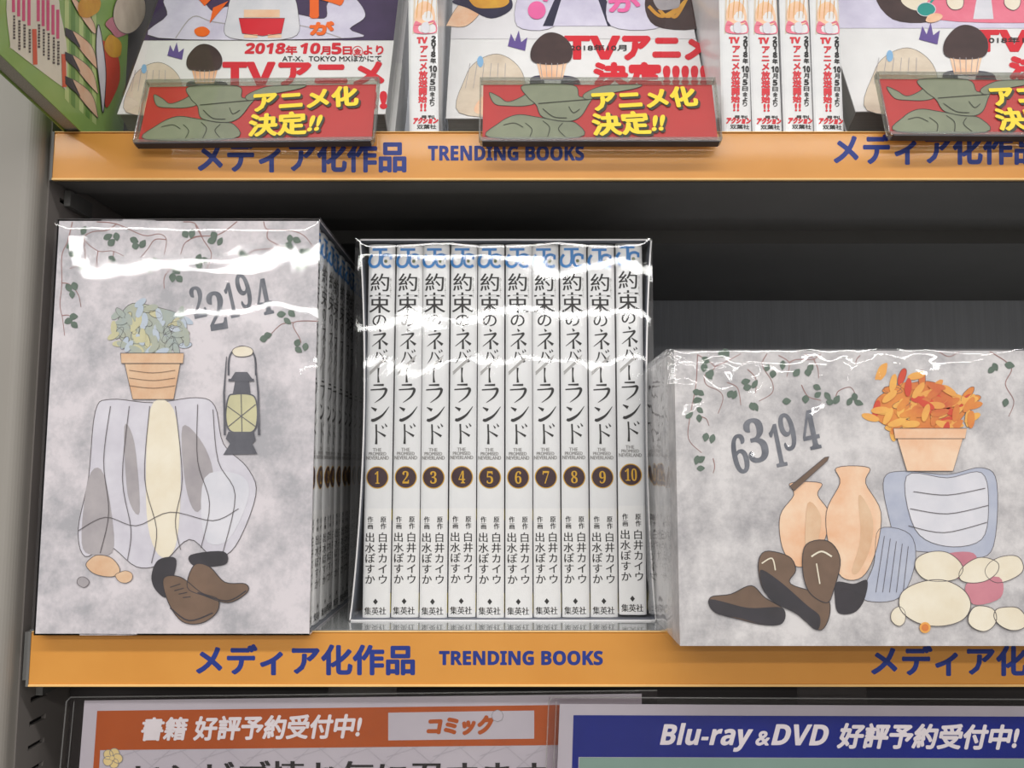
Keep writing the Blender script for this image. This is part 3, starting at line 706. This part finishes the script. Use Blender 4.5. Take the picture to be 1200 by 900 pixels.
# ------------------------------------------------------------------ upper shelf: leaning comics with white paper bands
TH = radians(25); UW, UH, UT = 0.130, 0.182, 0.0135
COVP = WC('plum', (74, 56, 92), (58, 44, 74), 40); FRILL = WC('frill', (222, 218, 234), (196, 190, 212), 50); PINK = mat('print_pink', (240, 110, 170), .4); ORP = mat('print_orange', (240, 110, 36), .4, (232, 98, 30))
BLOND = WC('sand', (222, 208, 188), (200, 184, 164), 70); BRUN = WC('umber', (74, 54, 52), (58, 42, 42), 90); NAVYW = WC('night', (50, 46, 74), (38, 36, 58), 60); DROP = mat('drop_blue', (140, 186, 224), .4); CROWN = mat('crown_purple', (104, 84, 150), .4)
COVG = mat('cover_gloss_white', (228, 226, 228), .28, (220, 218, 220), 40, coat=.3)
TEAL = mat('print_teal', (40, 150, 140), .4); COVPK = WC('candy', (232, 130, 150), (220, 108, 130), 50); GOLDB = WC('gold_stripe', (220, 170, 60), (196, 130, 50), 60)
def leaning(label, xl, Yf, zf, band, group):
    """front-facing comic leaning back; origin at the bottom left corner of its front cover"""
    t = thing('comic_book', label, 'book', (xl, Yf, zf), (-TH, 0, 0), group)
    b = MB(); b.box(0, UW, 0, .0004, 0, UH); b.box(0, UW, UT - .0004, UT, 0, UH); b.box(UW - .0004, UW, .0004, UT - .0004, 0, UH)
    b.build('cover', COVG, t, bevel=0)
    b = MB(); b.box(.0008, UW - .0006, .0005, UT - .0005, .0008, UH - .0008); b.build('page_block', PAGESD, t)
    b = MB(); b.box(0, UW + .0002, -.0002, 0, 0, band); b.box(0, UW + .0002, UT, UT + .0002, 0, band); b.box(UW, UW + .0002, 0, UT, 0, band); b.build('paper_band', BAND, t)
    return t
def lean_plane(xl, Yf, zf): return Plane((xl, Yf - .0002 * cos(TH), zf + .0002 * sin(TH)), (1, 0, 0), (0, sin(TH), cos(TH)))
def stack(where, xl, py_bottom, band, n, group):
    # front bottom edge height follows from n copies leaning on the shelf
    T = n * (UT + .0003); zf = ZU + .0004 + T * sin(TH)
    k = tan(math.atan((450 - py_bottom) / F) + P); Yf = zf / k
    front = leaning(f'front comic leaning back on the upper shelf, {where}', xl, Yf, zf, band, group)
    for i in range(1, n):
        d = i * (UT + .0003)
        c = dup(front, (xl + (.0015 * (i % 2) + .0012 * i), Yf + d * cos(TH), zf - d * sin(TH)), label=f'{["", "second", "third"][i]} comic from the front, mostly hidden, in the {where}')
    return front, Yf, zf
def film_on(t, seed, m=None):
    film_box('shrink_wrap', t, -.0006, UW + .0006, -.0009, UT + .0004, .0002, UH, .0002, 26, seed, m or FILM, 'FLR', 70)
def pals(p, ox, oy, s):
    """generic rounded patches in the band's colours"""
    q = lambda x, y: (ox + x * s, oy + y * s)
    p.poly([q(0, 105), q(8, 60), q(22, 40), q(48, 30), q(72, 42), q(84, 66), q(80, 106)], BLOND, 2, True, PEN, .4)
    p.poly([q(22, 106), q(30, 84), q(56, 78), q(78, 86), q(78, 106)], PEACH, 3, True); p.blob(*q(27, 40), 4 * s, 7 * s, DROP, 4, 0, .05)
    for k in range(6): p.line([(*q(14 + 9 * k, 42), .7), (*q(8 + 10 * k, 74), .5)], TAUPE, 4)
    p.poly([q(62, 20), q(66, 4), q(71, 14), q(76, 0), q(79, 15), q(87, 9), q(84, 26)], CROWN, 3)
    p.poly([q(94, 40), q(92, 24), q(104, 8), q(118, 3), q(134, 9), q(144, 24), q(140, 40), q(118, 44)], BRUN, 4, True, PEN, .4)
    p.poly([q(98, 38), q(138, 38), q(132, 62), q(104, 62)], PEACH, 3)
    for k in range(5): p.line([(*q(103 + 7.5 * k, 42), .8), (*q(106 + 6 * k, 61), .8)], TAUPE, 5)
    p.poly([q(90, 70), q(96, 58), q(140, 58), q(154, 66), q(150, 86), q(92, 86)], NAVYW, 2, True); p.poly([q(108, 64), q(130, 64), q(126, 84), q(112, 84)], PALE, 5)

# left stack
xA = at(123, 134, 0.367).x
fa, Yf, zf = stack('left stack with orange lettering', xA, 134, .0555, 3, 'comics in the left stack')
pl = lean_plane(xA, Yf, zf)
p = Print(pl)
cover_ground(p, .0555, COVP)
p.poly([(186, 45), (196, 18), (192, 0), (210, -12), (232, -6), (250, 14), (268, 8), (300, 20), (340, 16), (380, 22), (384, 4), (404, -8), (420, 2), (428, 20), (410, 34), (412, 45)], FRILL, 2, True, PEN, .5)
p.line([(206, 45), (226, 20), (250, 26), (300, 32), (350, 30), (400, 45)], TAUPE, 3, 1.2, True)
p.poly([(270, 45), (266, 20), (280, -14), (336, -14), (350, 20), (342, 45)], PALE, 3, True, PEN, .5); p.poly([(284, 40), (280, 22), (334, 22), (330, 40), (308, 43)], RED, 4, False, PEN, .5)
p.rect(286, 41, 302, 45, PEACH, 4); p.rect(314, 41, 330, 45, PEACH, 4); p.rect(286, 12, 328, 21, PEACH, 4)
p.build('cover_print', fa)
p = Print(pl)
for q in ([(228, -6), (250, -2), (240, 8)], [(250, 10), (268, 2), (246, 28)],): p.poly(q, ORP, 6)
p.blob(237, 38, 9, 6, ORP, 6, 0, .05); p.text('ド', (365, -22, 405, 20), ORP, 6, bold=2.4); p.text('が', (364, 27, 391, 41), ORP, 6, bold=1.3)
p.build('cover_lettering', fa)
p = Print(pl); pals(p, 148, 50, .78); p.build('band_picture', fa)
p = Print(pl)
p.text(heavy('2018'), (287, 51, 333, 63), RED, 2, bold=.5, shear=2); p.text('年', (335, 54, 348, 64), RED, 2, bold=.5); p.text(heavy('10'), (351, 51, 374, 63), RED, 2, bold=.5, shear=2); p.text('月', (376, 55, 387, 64), RED, 2, bold=.5)
p.text(heavy('5'), (389, 51, 400, 63.5), RED, 2, bold=.5); p.text('日', (402, 55, 412, 64), RED, 2, bold=.5); p.text('㊎' if False else '金', (415, 57, 423, 64), RED, 2, bold=.3); p.disc(419, 60.5, 6.4, RED, 2, 20, 5.6); p.text('より', (426, 54, 449, 64), RED, 2, bold=.5)
p.text('AT-X、TOKYO MXほかにて', (331, 65.5, 447, 72.5), INK, 2, bold=.15); p.text(heavy('TV') , (262, 74, 322, 100), RED, 2, bold=1.2); p.text('アニメ', (328, 74, 449, 100), RED, 2, bold=1.8); p.text('決定!!!!!!', (300, 105, 452, 128), RED, 2, bold=2)
p.build('band_lettering', fa); film_on(fa, 31)

# middle stack
xB = at(519, 139, 0.367).x
fb, Yf, zf = stack('middle stack with pink lettering', xB, 139, .0605, 3, 'comics in the middle stack')
pl = lean_plane(xB, Yf, zf)
p = Print(pl)
cover_ground(p, .0605, COVG)
p.poly([(524, 28), (540, 4), (560, 4), (562, 16), (546, 31), (526, 31)], PEACH, 2, True, PEN, .4); p.poly([(530, 2), (556, -10), (592, -8), (600, 10), (576, 22), (548, 10)], NAVYW, 3, True); p.blob(574, 0, 24, 11, GOLDB, 4, .1, .15, 4)
p.poly([(606, 31), (612, -10), (660, -14), (650, 31)], FRILL, 2, True, PEN, .4); p.poly([(636, 31), (656, -14), (704, -14), (724, 31)], NAVYW, 2); p.poly([(648, 31), (662, -14), (696, -14), (712, 31)], FRILL, 3)
p.poly([(716, 31), (718, -10), (770, -10), (776, 31)], FRILL, 2, True, PEN, .4); p.poly([(768, 31), (756, 0), (780, -14), (810, -14), (822, 31)], BRUN, 3, True)
for k in range(3): p.line([(760 + 12 * k, 8 + 4 * k), (776 + 8 * k, 20), (800 + 2 * k, 6 - 3 * k)], GOLDB, 5, 4, True)
p.blob(782, 2, 16, 11, TAUPE, 6, 0, .1, 2); p.poly([(822, 31), (818, -14), (838, -14), (836, 31)], BLOND, 2, True, PEN, .4)
p.build('cover_print', fb)
p = Print(pl); p.disc(629, 13, 10.5, PINK, 7, 24); p.poly([(636, 2), (642, -14), (650, -14), (641, 3)], PINK, 7); p.text('が', (714, -4, 750, 14), PINK, 7, bold=1.4); p.build('cover_lettering', fb)
p = Print(pl); pals(p, 538, 36, .92); p.build('band_picture', fb)
p = Print(pl); p.text(heavy('TV'), (662, 43, 726, 69), RED, 2, bold=1.0); p.text('アニメ', (731, 43, 832, 69), RED, 2, bold=2.2); p.text('決定!!!!!!', (697, 75, 838, 100), RED, 2, bold=2.2)
p.build('band_lettering', fb)
p = Print(pl); p.text('2018年10月', (668, 53, 734, 60), INK, 4, bold=.15); p.text('化', (826, 58, 839, 68), INK, 4, bold=.2); p.build('small_lettering', fb); film_on(fb, 32)

# right stack
xC = at(1012, 131, 0.367).x
fc, Yf, zf = stack('right stack with pink cover', xC, 131, .063, 3, 'comics in the right stack')
pl = lean_plane(xC, Yf, zf)
p = Print(pl)
cover_ground(p, .063, FRILL); p.poly([(1046, 23), (1030, -12), (1120, -12), (1100, 23)], BRUN, 2, True); p.poly([(1056, 2), (1060, -14), (1096, -14), (1086, 10), (1070, 12)], CREAM, 3, True)
p.poly([(1096, 23), (1112, -12), (1260, -12), (1270, 23)], COVPK, 3, True); p.poly([(1140, 23), (1146, -12), (1160, -12), (1164, 23)], PALE, 4)
for x in (1119, 1186): p.blob(x, 2, 10, 11, CREAM, 5, 0, .06, 3, PEN, .6)
p.blob(1085, 12, 11, 8, TEAL, 5, 0, .05, 1, PALE, .8); p.line([(1090, 4, 2.5), (1100, -8, 2.5)], TEAL, 5); p.blob(1094, 22, 10, 5, PEACH, 6, -.2, .1)
p.build('cover_print', fc)
p = Print(pl); pals(p, 1016, 27, .98); p.build('band_picture', fc)
p = Print(pl); p.text(heavy('TV'), (1141, 36, 1206, 60), RED, 2, bold=1.0); p.text('アニメ', (1212, 36, 1318, 60), RED, 2, bold=2.2); p.text('決定!!!!!!', (1184, 68, 1330, 92), RED, 2, bold=2.4); p.build('band_lettering', fc)
p = Print(pl); p.text('2018年10月', (1151, 44, 1222, 51), INK, 4, bold=.15); p.build('small_lettering', fc); film_on(fc, 33, FILM2)

# upright copies showing their spines
UY = 0.3655; UBW, UPI = 0.0138, 0.01450
c4 = lambda x, y: (840 + x / 5.625, y / 5.625)
xs2 = at(900, 150, UY).x
upl = Plane((xs2, UY, ZU + .0006), (1, 0, 0), (0, 0, 1))
def upright(label, group):
    t = spine_book('comic_book', label, 'book', UBW, UH, UW, None, group, SPINE); sf = spine_surf(UBW); N = lambda: Print(upl, sf)
    p = N(); q = lambda *a: [c4(x, y) for x, y in a]
    p.poly(q((248, 222), (252, -60), (400, -60), (408, 222)), BLOND, 1); p.poly(q((262, 140), (270, 40), (330, 10), (380, 50), (392, 140), (330, 170)), PEACH, 2, True)
    p.poly(q((262, 216), (266, 140), (320, 160), (390, 136), (400, 216)), COVPK, 3, True); p.poly(q((315, 214), (310, 160), (350, 150), (356, 214)), PALE, 4, True)
    for x in (280, 310, 345, 372): p.line([(*c4(x, 0), .9), (*c4(x - 8, 120), .4)], GOLDB, 3)
    p.build('spine_picture', t, False)
    p = N(); X0, X1_ = c4(292, 0)[0], c4(350, 0)[0]
    p.text(heavy('TV'), (*c4(280, 247), *c4(346, 284)), RED, 1, bold=.5)
    for ch, y0, y1 in [('ア', 296, 352), ('ニ', 356, 408), ('メ', 408, 464), ('放', 466, 522), ('送', 522, 576), ('開', 577, 628), ('始', 628, 678)]: p.glyph(ch, c4(296, 0)[0], c4(0, y0)[1], c4(354, 0)[0], c4(0, y1)[1], RED, 1, bold=.5)
    p.text('!!', (*c4(312, 684), *c4(348, 732)), RED, 1, bold=.5); p.build('red_lettering', t, False)
    p = N(); 
    for ch, y0, y1, w2, bo in [('2', 238, 272, 14, .3), ('0', 274, 308, 14, .3), ('1', 308, 340, 8, .3), ('8', 342, 376, 14, .3), ('年', 384, 418, 18, .2), ('10', 434, 474, 25, .3), ('月', 482, 514, 18, .2), ('5', 524, 560, 15, .3), ('日', 570, 598, 18, .2), ('金', 606, 634, 16, .1), ('よ', 640, 668, 16, .2), ('り', 672, 700, 14, .2)]:
        p.text(heavy(ch), (*c4(388 - w2, y0), *c4(388 + w2, y1)), INK, 1, bold=bo)
    p.build('date_lettering', t, False)
    p = N(); p.text('月刊', (*c4(315, 762), *c4(402, 782)), INK, 2, bold=.2); p.text('アクション', (*c4(266, 776), *c4(424, 814)), RED, 1, bold=.6, shear=1); p.text('双葉社', (*c4(292, 822), *c4(418, 850)), INK, 1, bold=.15)
    p.build('publisher_lettering', t, False); return t
ups = [(at(498, 152, UY).x - .0004, 'single upright comic spine between the left and middle stacks', 'upright comics on the upper shelf')]
nm = ['first upright comic spine beside the middle stack', 'second upright comic spine right of the middle stack', 'third upright comic spine right of the middle stack', 'last upright comic spine, beside the right stack']
for i in range(4): ups.append((xs2 + (i - 1) * UPI, nm[i], 'upright comics on the upper shelf'))
u0 = upright(ups[0][1], ups[0][2]); u0.location = (ups[0][0], UY, ZU + .0006 + Z0); u0.rotation_euler = (0, radians(-1.2), 0)
for i, (x, lb, gr) in enumerate(ups[1:]): dup(u0, (x, UY + .0004 * (i % 2), ZU + .0006), (0, radians((.3, -.2, .1, .2)[i]), 0), lb, gr)

# green picture book standing side-on against the left upright
GX0, GY0, GX1, GY1 = -0.1905, 0.286, -0.1990, 0.372
ang = math.atan2(GY1 - GY0, GX1 - GX0)
ex = Vector((cos(ang), sin(ang), 0)); gl = 0.128; O = Vector((GX1, GY1, ZU + .0006)) + ex * 0.035 - ex * gl
gb = thing('picture_book', 'large green picture book seen obliquely at the left end of the upper shelf', 'book', tuple(O), (0, 0, ang))
b = MB(); b.box(0, gl, 0, .0005, 0, .182); b.box(0, gl, .0075, .008, 0, .182); b.box(0, .0006, .0005, .0075, 0, .182)
GREENM = mat('cover_green', (150, 184, 98), .4, (132, 170, 84), 16, coat=.2); b.build('cover', GREENM, gb)
b = MB(); b.box(.001, gl - .001, .0006, .0074, .001, .181); b.build('page_block', PAGES, gb)
pl = Plane(tuple(O), tuple(ex), (0, 0, 1))
g5 = lambda *a: [(x / 5.294, y / 5.294) for x, y in a]
LG = mat('print_light_green', (196, 216, 140), .4); DG = mat('print_mid_green', (104, 148, 66), .4); PANEL = mat('print_panel_cream', (232, 226, 206), .4); PILL = mat('print_rose_pill', (222, 84, 128), .4); TAG = mat('print_orange_tag', (226, 96, 60), .4); TXI = mat('print_text_grey', (96, 88, 82), .5); p = Print(pl)
for k, x in enumerate((400, 440, 490, 530, 570)): p.poly(g5((x, 0 + 20 * k), (x + 26, 20 * k), (x + 26, 640 + 34 * k), (x, 610 + 36 * k)), LG if k % 2 == 0 else DG, 1)
p.build('striped_ground_print', gb)
p = Print(pl); p.poly(g5((56, -60), (60, 270), (84, 312), (380, 535), (408, 540), (412, 300), (372, 80), (330, -30)), PANEL, 2, True)
p.build('text_panel', gb)
p = Print(pl)
for x, y0, y1 in [(80, -10, 75), (112, -10, 102), (143, -10, 130), (176, -10, 158), (234, 0, 132), (264, 0, 162), (294, 0, 190), (325, 30, 215), (355, 60, 240)]:
    a, b_ = g5((x, y0), (x, y1)); p.line([(*a, 3.6), (*b_, 3.6)], PILL, 3)
for x, y0, y1 in [(208, 180, 400), (390, 335, 540)]: a, b_ = g5((x, y0), (x + 6, y1)); p.line([(*a, 5), (*b_, 5)], TAG, 4)
r = random.Random(4)
for x, y0, y1 in [(84, 95, 240), (116, 125, 300), (148, 150, 300), (180, 180, 320), (238, 150, 290), (268, 180, 350), (298, 205, 375), (330, 230, 385), (358, 255, 400)]:
    y = y0
    while y < y1: a, b_ = g5((x, y), (x, y + 14)); p.line([(*a, r.uniform(2, 3)), (*b_, r.uniform(2, 3))], TXI, 3); y += 19
p.build('text_column_print', gb)
p = Print(pl)
for k in range(3):
    y = 170 + 150 * k
    p.poly(g5((398, y), (444, y + 20), (490, y + 110 + 5 * k), (494, y + 130), (400, y + 50)), CHAR, 5); p.poly(g5((440, y + 20), (560, y + 110), (600, y + 240), (590, y + 250), (480, y + 120)), PEACH, 4, True, PEN, .5)
p.poly(g5((430, -40), (560, 110), (590, 200), (560, 190), (470, 60)), PEACH, 4, True, PEN, .5); p.poly(g5((600, 160), (620, 200), (650, 420), (645, 600), (632, 700), (615, 560), (590, 320)), PALE, 5, True, CHAR, .9)
p.poly(g5((620, 250), (720, 330), (740, 480), (700, 600), (650, 660), (640, 420)), OREDM, 4, True); p.blob(102, 8, 13, 14, GOLDB, 6, .3, .2); p.blob(131, 54, 12, 12, GOLDB, 6, .3, .2); p.blob(138, 30, 14, 12, ROSE, 5, .4, .15); p.blob(150, 14, 18, 26, BLOND, 5, .2, .1, 2, PEN, .6)
p.build('colour_patch_print', gb)

# ------------------------------------------------------------------ acrylic card signs clipped to the upper rail
LN = radians(15)
def sign(cx_px, y_bot, yaw, label):
    o3 = at(cx_px, y_bot, 0.3495); W2, Hs = 0.0530, 0.0318
    t = thing('card_sign', label, 'sign', tuple(o3), (-LN, 0, yaw), 'acrylic card signs on the upper rail')
    b = MB(); b.box(-W2, W2, .0024, .0030, .0012, Hs); b.build('red_card', CARDRED, t)
    b = MB(); b.box(-W2 - .0008, W2 + .0008, 0, .0016, 0, Hs + .0022); b.build('acrylic_front', ACRYL, t, bevel=.0003)
    b = MB(); b.box(-W2 - .0008, W2 + .0008, .0001, .0036, Hs + .0006, Hs + .0026); b.box(-W2 - .0010, W2 + .0010, -.0003, .0036, -.0014, .0006); b.box(-W2 - .0016, -W2 - .0008, .0001, .0036, 0, Hs + .0026); b.box(W2 + .0008, W2 + .0016, .0001, .0036, 0, Hs + .0026)
    b.build('acrylic_rim', ACRYL_EDGE, t, bevel=.0003)
    b = MB(); b.box(-W2, W2, -.0003, .0034, -.0020, -.0014); b.build('base_edge', CHAR, t)
    b = MB(); b.box(-.012, .012, .0046, .0058, .004, .022); b.box(-.012, .012, .0058, .0105, .0115, .0128); b.build('rail_clip', ACRYL_EDGE, t)
    # print in card units: u 0..285, v 0..80 of the first sign
    class CP(Plane): pass
    k = 2 * W2 / 283
    c = CP((0, 0, 0), (1, 0, 0), (0, 0, 1)); c.hit = lambda x, y: ((x - 141.5) * k, Hs - (y) * k * (Hs / (80 * k) * 0.955)); surf = lambda a, z, h: Vector((a, .0024 - h, z))
    p = Print(c, surf); lx = lambda *a: [(x / 3.75 - 15, (y - 140) / 3.3) for x, y in a]
    p.poly(lx((85, 180), (130, 200), (170, 225), (235, 200), (290, 160), (300, 225), (250, 245), (170, 245), (110, 235)), CARDGREEN, 1, True, CARDINK, .9)
    p.poly(lx((245, 142), (470, 142), (500, 200), (560, 200), (540, 240), (500, 300), (440, 320), (330, 300), (300, 240), (260, 200)), CARDGREEN, 2, True, CARDINK, .9)
    p.poly(lx((90, 398), (130, 330), (210, 290), (300, 300), (400, 320), (480, 330), (490, 398)), CARDGREEN, 3, True, CARDINK, .9)
    p.poly(lx((520, 190), (600, 150), (700, 142), (790, 142), (760, 160), (640, 185), (540, 215)), CARDGREEN, 3, True, CARDINK, .8)
    for q in ([(310, 235), (420, 225), (540, 215)], [(330, 260), (380, 300), (440, 305)], [(250, 330), (280, 360), (270, 396)], [(330, 320), (360, 350), (350, 396)], [(420, 330), (400, 360), (430, 396)], [(150, 340), (200, 330), (240, 350)], [(450, 250), (470, 280), (500, 262)]):
        p.line([(x, y, 1.0) for x, y in lx(*q)], CARDINK, 5, smooth=True)
    p.build('card_picture', t, False)
    p = Print(c, surf)
    for dx, dy, m, L_, bo in ((2.2, 2.2, CARDINK, 6, 2.1), (0, 0, CARDYEL, 8, 1.5)):
        p.text('アニメ化', None, m, L_, bold=bo, corners=[(x + dx, y + dy) for x, y in ((134, 12), (259, 4), (263, 32), (136, 41))], n=10)
        p.text('決定', None, m, L_, bold=bo, corners=[(x + dx, y + dy) for x, y in ((133, 45), (199, 41), (203, 73), (134, 76))], n=10)
        p.text('!!', None, m, L_, bold=bo * .8, corners=[(x + dx, y + dy) for x, y in ((208, 48), (221, 47), (217, 68), (205, 69))], n=10)
    p.build('card_lettering', t, False)
    return t
s1 = sign(296, 163, radians(-1.5), 'leftmost acrylic sign with a red card, in front of the left comic stack')
for (px, pyb, yw, lb) in [(704, 162, 0, 'middle acrylic sign with a red card, in front of the middle comic stack'), (1184, 156, radians(1), 'rightmost acrylic sign with a red card, cut by the right picture edge')]:
    q = at(px, pyb, 0.3495); dup(s1, tuple(q), (-LN, 0, yw), lb)

# ------------------------------------------------------------------ posters in clear sleeves below the lower rail
def poster(label, Y, sheet, sleeve, draw):
    pl = Plane((0, Y, -0.12), (1, 0, 0), (0, 0, 1)); c = at(*sheet[3], Y)
    t = thing('poster', label, 'poster', (c.x, Y, c.z))
    pts = [at(*q, Y) for q in sheet]
    V = [(q.x, Y, q.z) for q in pts] + [(q.x, Y + .0003, q.z) for q in pts]
    part('printed_sheet', V, [(0, 3, 2, 1), (4, 5, 6, 7), (0, 1, 5, 4), (1, 2, 6, 5), (2, 3, 7, 6), (3, 0, 4, 7)], POSTW, t, world=True)
    draw(pl, t)
    V = []; FC = []; e = [at(*q, Y) for q in sleeve]
    n = 24
    for sgn in (-1, 1):
        b0 = len(V)
        for j in range(n + 1):
            for i in range(n + 1):
                u, v = i / n, j / n; tp = e[0].lerp(e[1], u); bt = e[3].lerp(e[2], u); q = tp.lerp(bt, v)
                V.append((q.x, Y + sgn * (.0008 + .0003 * noise.noise(Vector((u * 4, v * 3, Y * 90 + sgn)))), q.z))
        for j in range(n):
            for i in range(n):
                k = b0 + j * (n + 1) + i; FC.append((k, k + n + 1, k + n + 2, k + 1) if sgn < 0 else (k, k + 1, k + n + 2, k + n + 1))
    part('clear_sleeve', V, FC, SLEEVE, t, world=True, smooth=True)
    p = Print(Plane((0, Y - .0013, -0.12), (1, 0, 0), (0, 0, 1)))
    p.line([sleeve[3], (sleeve[0][0], sleeve[0][1] + 5), (sleeve[0][0] + 5, sleeve[0][1]), sleeve[1]], ACRYL_EDGE, 1, 1.5); p.line([(sleeve[3][0] + 9, sleeve[3][1]), (sleeve[0][0] + 9, sleeve[0][1] + 5)], ACRYL_EDGE, 1, 1.0)
    p.build('sleeve_seam', t)
    # hangs from the shelf lip on a clear tab reaching up behind the rail
    tp = e[0].lerp(e[1], .5)
    b = MB(); b.box(tp.x - .015, tp.x + .015, Y + .0012, Y + .0016, tp.z - .01, ZS - .0224); b.build('hanging_tab', SLEEVE, t, True)
    return t
def draw1(pl, t):
    p = Print(pl); p.poly([(114, 833), (660, 826), (660, 873), (117, 879)], ORANGE, 1); p.poly([(114, 833), (120, 833), (112, 975), (104, 975)], ORANGE, 1); p.build('orange_header', t)
    p = Print(pl); p.poly([(455, 835), (626, 832.5), (626, 865.5), (455, 867.5)], POSTW, 2); p.build('header_box', t)
    p = Print(pl)
    p.text('書籍', None, POSTT, 3, bold=.9, corners=[(169, 841.5), (221, 840.5), (216, 866.5), (165, 867.5)]); p.text('好評予約受付中!', None, POSTT, 3, bold=.95, corners=[(231, 840), (425, 837), (420, 864), (227, 867)])
    p.build('header_lettering', t)
    p = Print(pl); p.text('コミック', None, ORANGE, 3, bold=1.6, corners=[(504, 842), (578, 839), (574, 860), (501, 860)]); p.disc(583, 838.5, 7, POSTW, 3, 8); p.line([(583 + 7 * cos(a * pi / 4), 838.5 + 7 * sin(a * pi / 4), .6) for a in range(9)], INKG, 4); p.build('box_lettering', t)
    p = Print(pl); LAT = mat('lattice_line', (176, 172, 178), .5)
    for k in range(11):
        x = 138 + 54.5 * k; y = 879 - (x - 138) * .012
        p.line([(x - 12, y + 12, .9), (x + 30 - 4, y - 0, .9)], LAT, 1); p.line([(x + 18, y, .9), (x + 72, y + 46, .9)], LAT, 1); p.line([(x + 36, y + 22, .9), (x + 12, y + 46, .9)], LAT, 1); p.line([(x + 36, y + 22, .9), (x + 61, y, .9)], LAT, 1)
    p.build('lattice_print', t)
    p = Print(pl); FY = mat('flower_yellow', (222, 200, 140), .5)
    for a in range(5): p.blob(132 + 6.4 * cos(a * 1.256 - 1.2), 888 + 6.4 * sin(a * 1.256 - 1.2), 5.6, 5.6, FY, 2 + a % 2, 0, .05, a, INKG, .7)
    p.disc(132, 888, 2.6, FY, 6, 12); p.disc(132, 888, 2.9, INKG, 5, 14); p.build('flower_print', t)
    p = Print(pl)
    p.text('いンビブ゙情お気に召すます'.replace('\u3099', ''), (160, 891, 640, 930), INK, 3, boldx=2.0); p.build('large_lettering', t)
def draw2(pl, t):
    p = Print(pl); p.poly([(672, 838), (1300, 840), (1300, 889), (678, 887), (676, 975), (668, 975)], POSTB, 1); p.build('blue_header', t)
    p = Print(pl); p.poly([(679, 887.5), (1300, 889.5), (1300, 975), (675, 975)], POSTG, 1); p.build('green_panel', t)
    p = Print(pl)
    for s_, c in ((heavy('Blu-ray'), [(777, 847.5), (884, 848), (876, 880), (775, 876)]), ('&', [(886, 857), (902, 857), (900, 873), (885, 873)]), (heavy('DVD'), [(908, 849), (971, 849.5), (967, 873), (904, 872.5)]), ('好評予約受付中!', [(985, 848), (1193, 850), (1189, 877.5), (981, 876)])):
        if len(s_) == 7 and ord(s_[0]) > 0xFFFF: c = [(777, 847.5), (882, 848), (875, 880.5), (772, 880)]
        p.text(s_, None, POSTT, 2, bold=(.5 if ord(s_[0]) > 0xFFFF else 1.15) if s_ != '&' else .7, corners=[(c[0][0] + 2, c[0][1]), (c[1][0] + 2, c[1][1]), c[2], c[3]])
    p.build('header_lettering', t)
poster('poster with an orange header in a clear sleeve below the lower rail', 0.3640, [(99, 821), (752, 813), (752, 985), (86, 985)], [(78, 817), (770, 809), (770, 990), (62, 990)], draw1)
poster('poster with a blue header in a clear sleeve, overlapping the orange one', 0.3600, [(656, 825), (1300, 828), (1300, 985), (650, 985)], [(643, 817), (1310, 820), (1310, 990), (636, 990)], draw2)
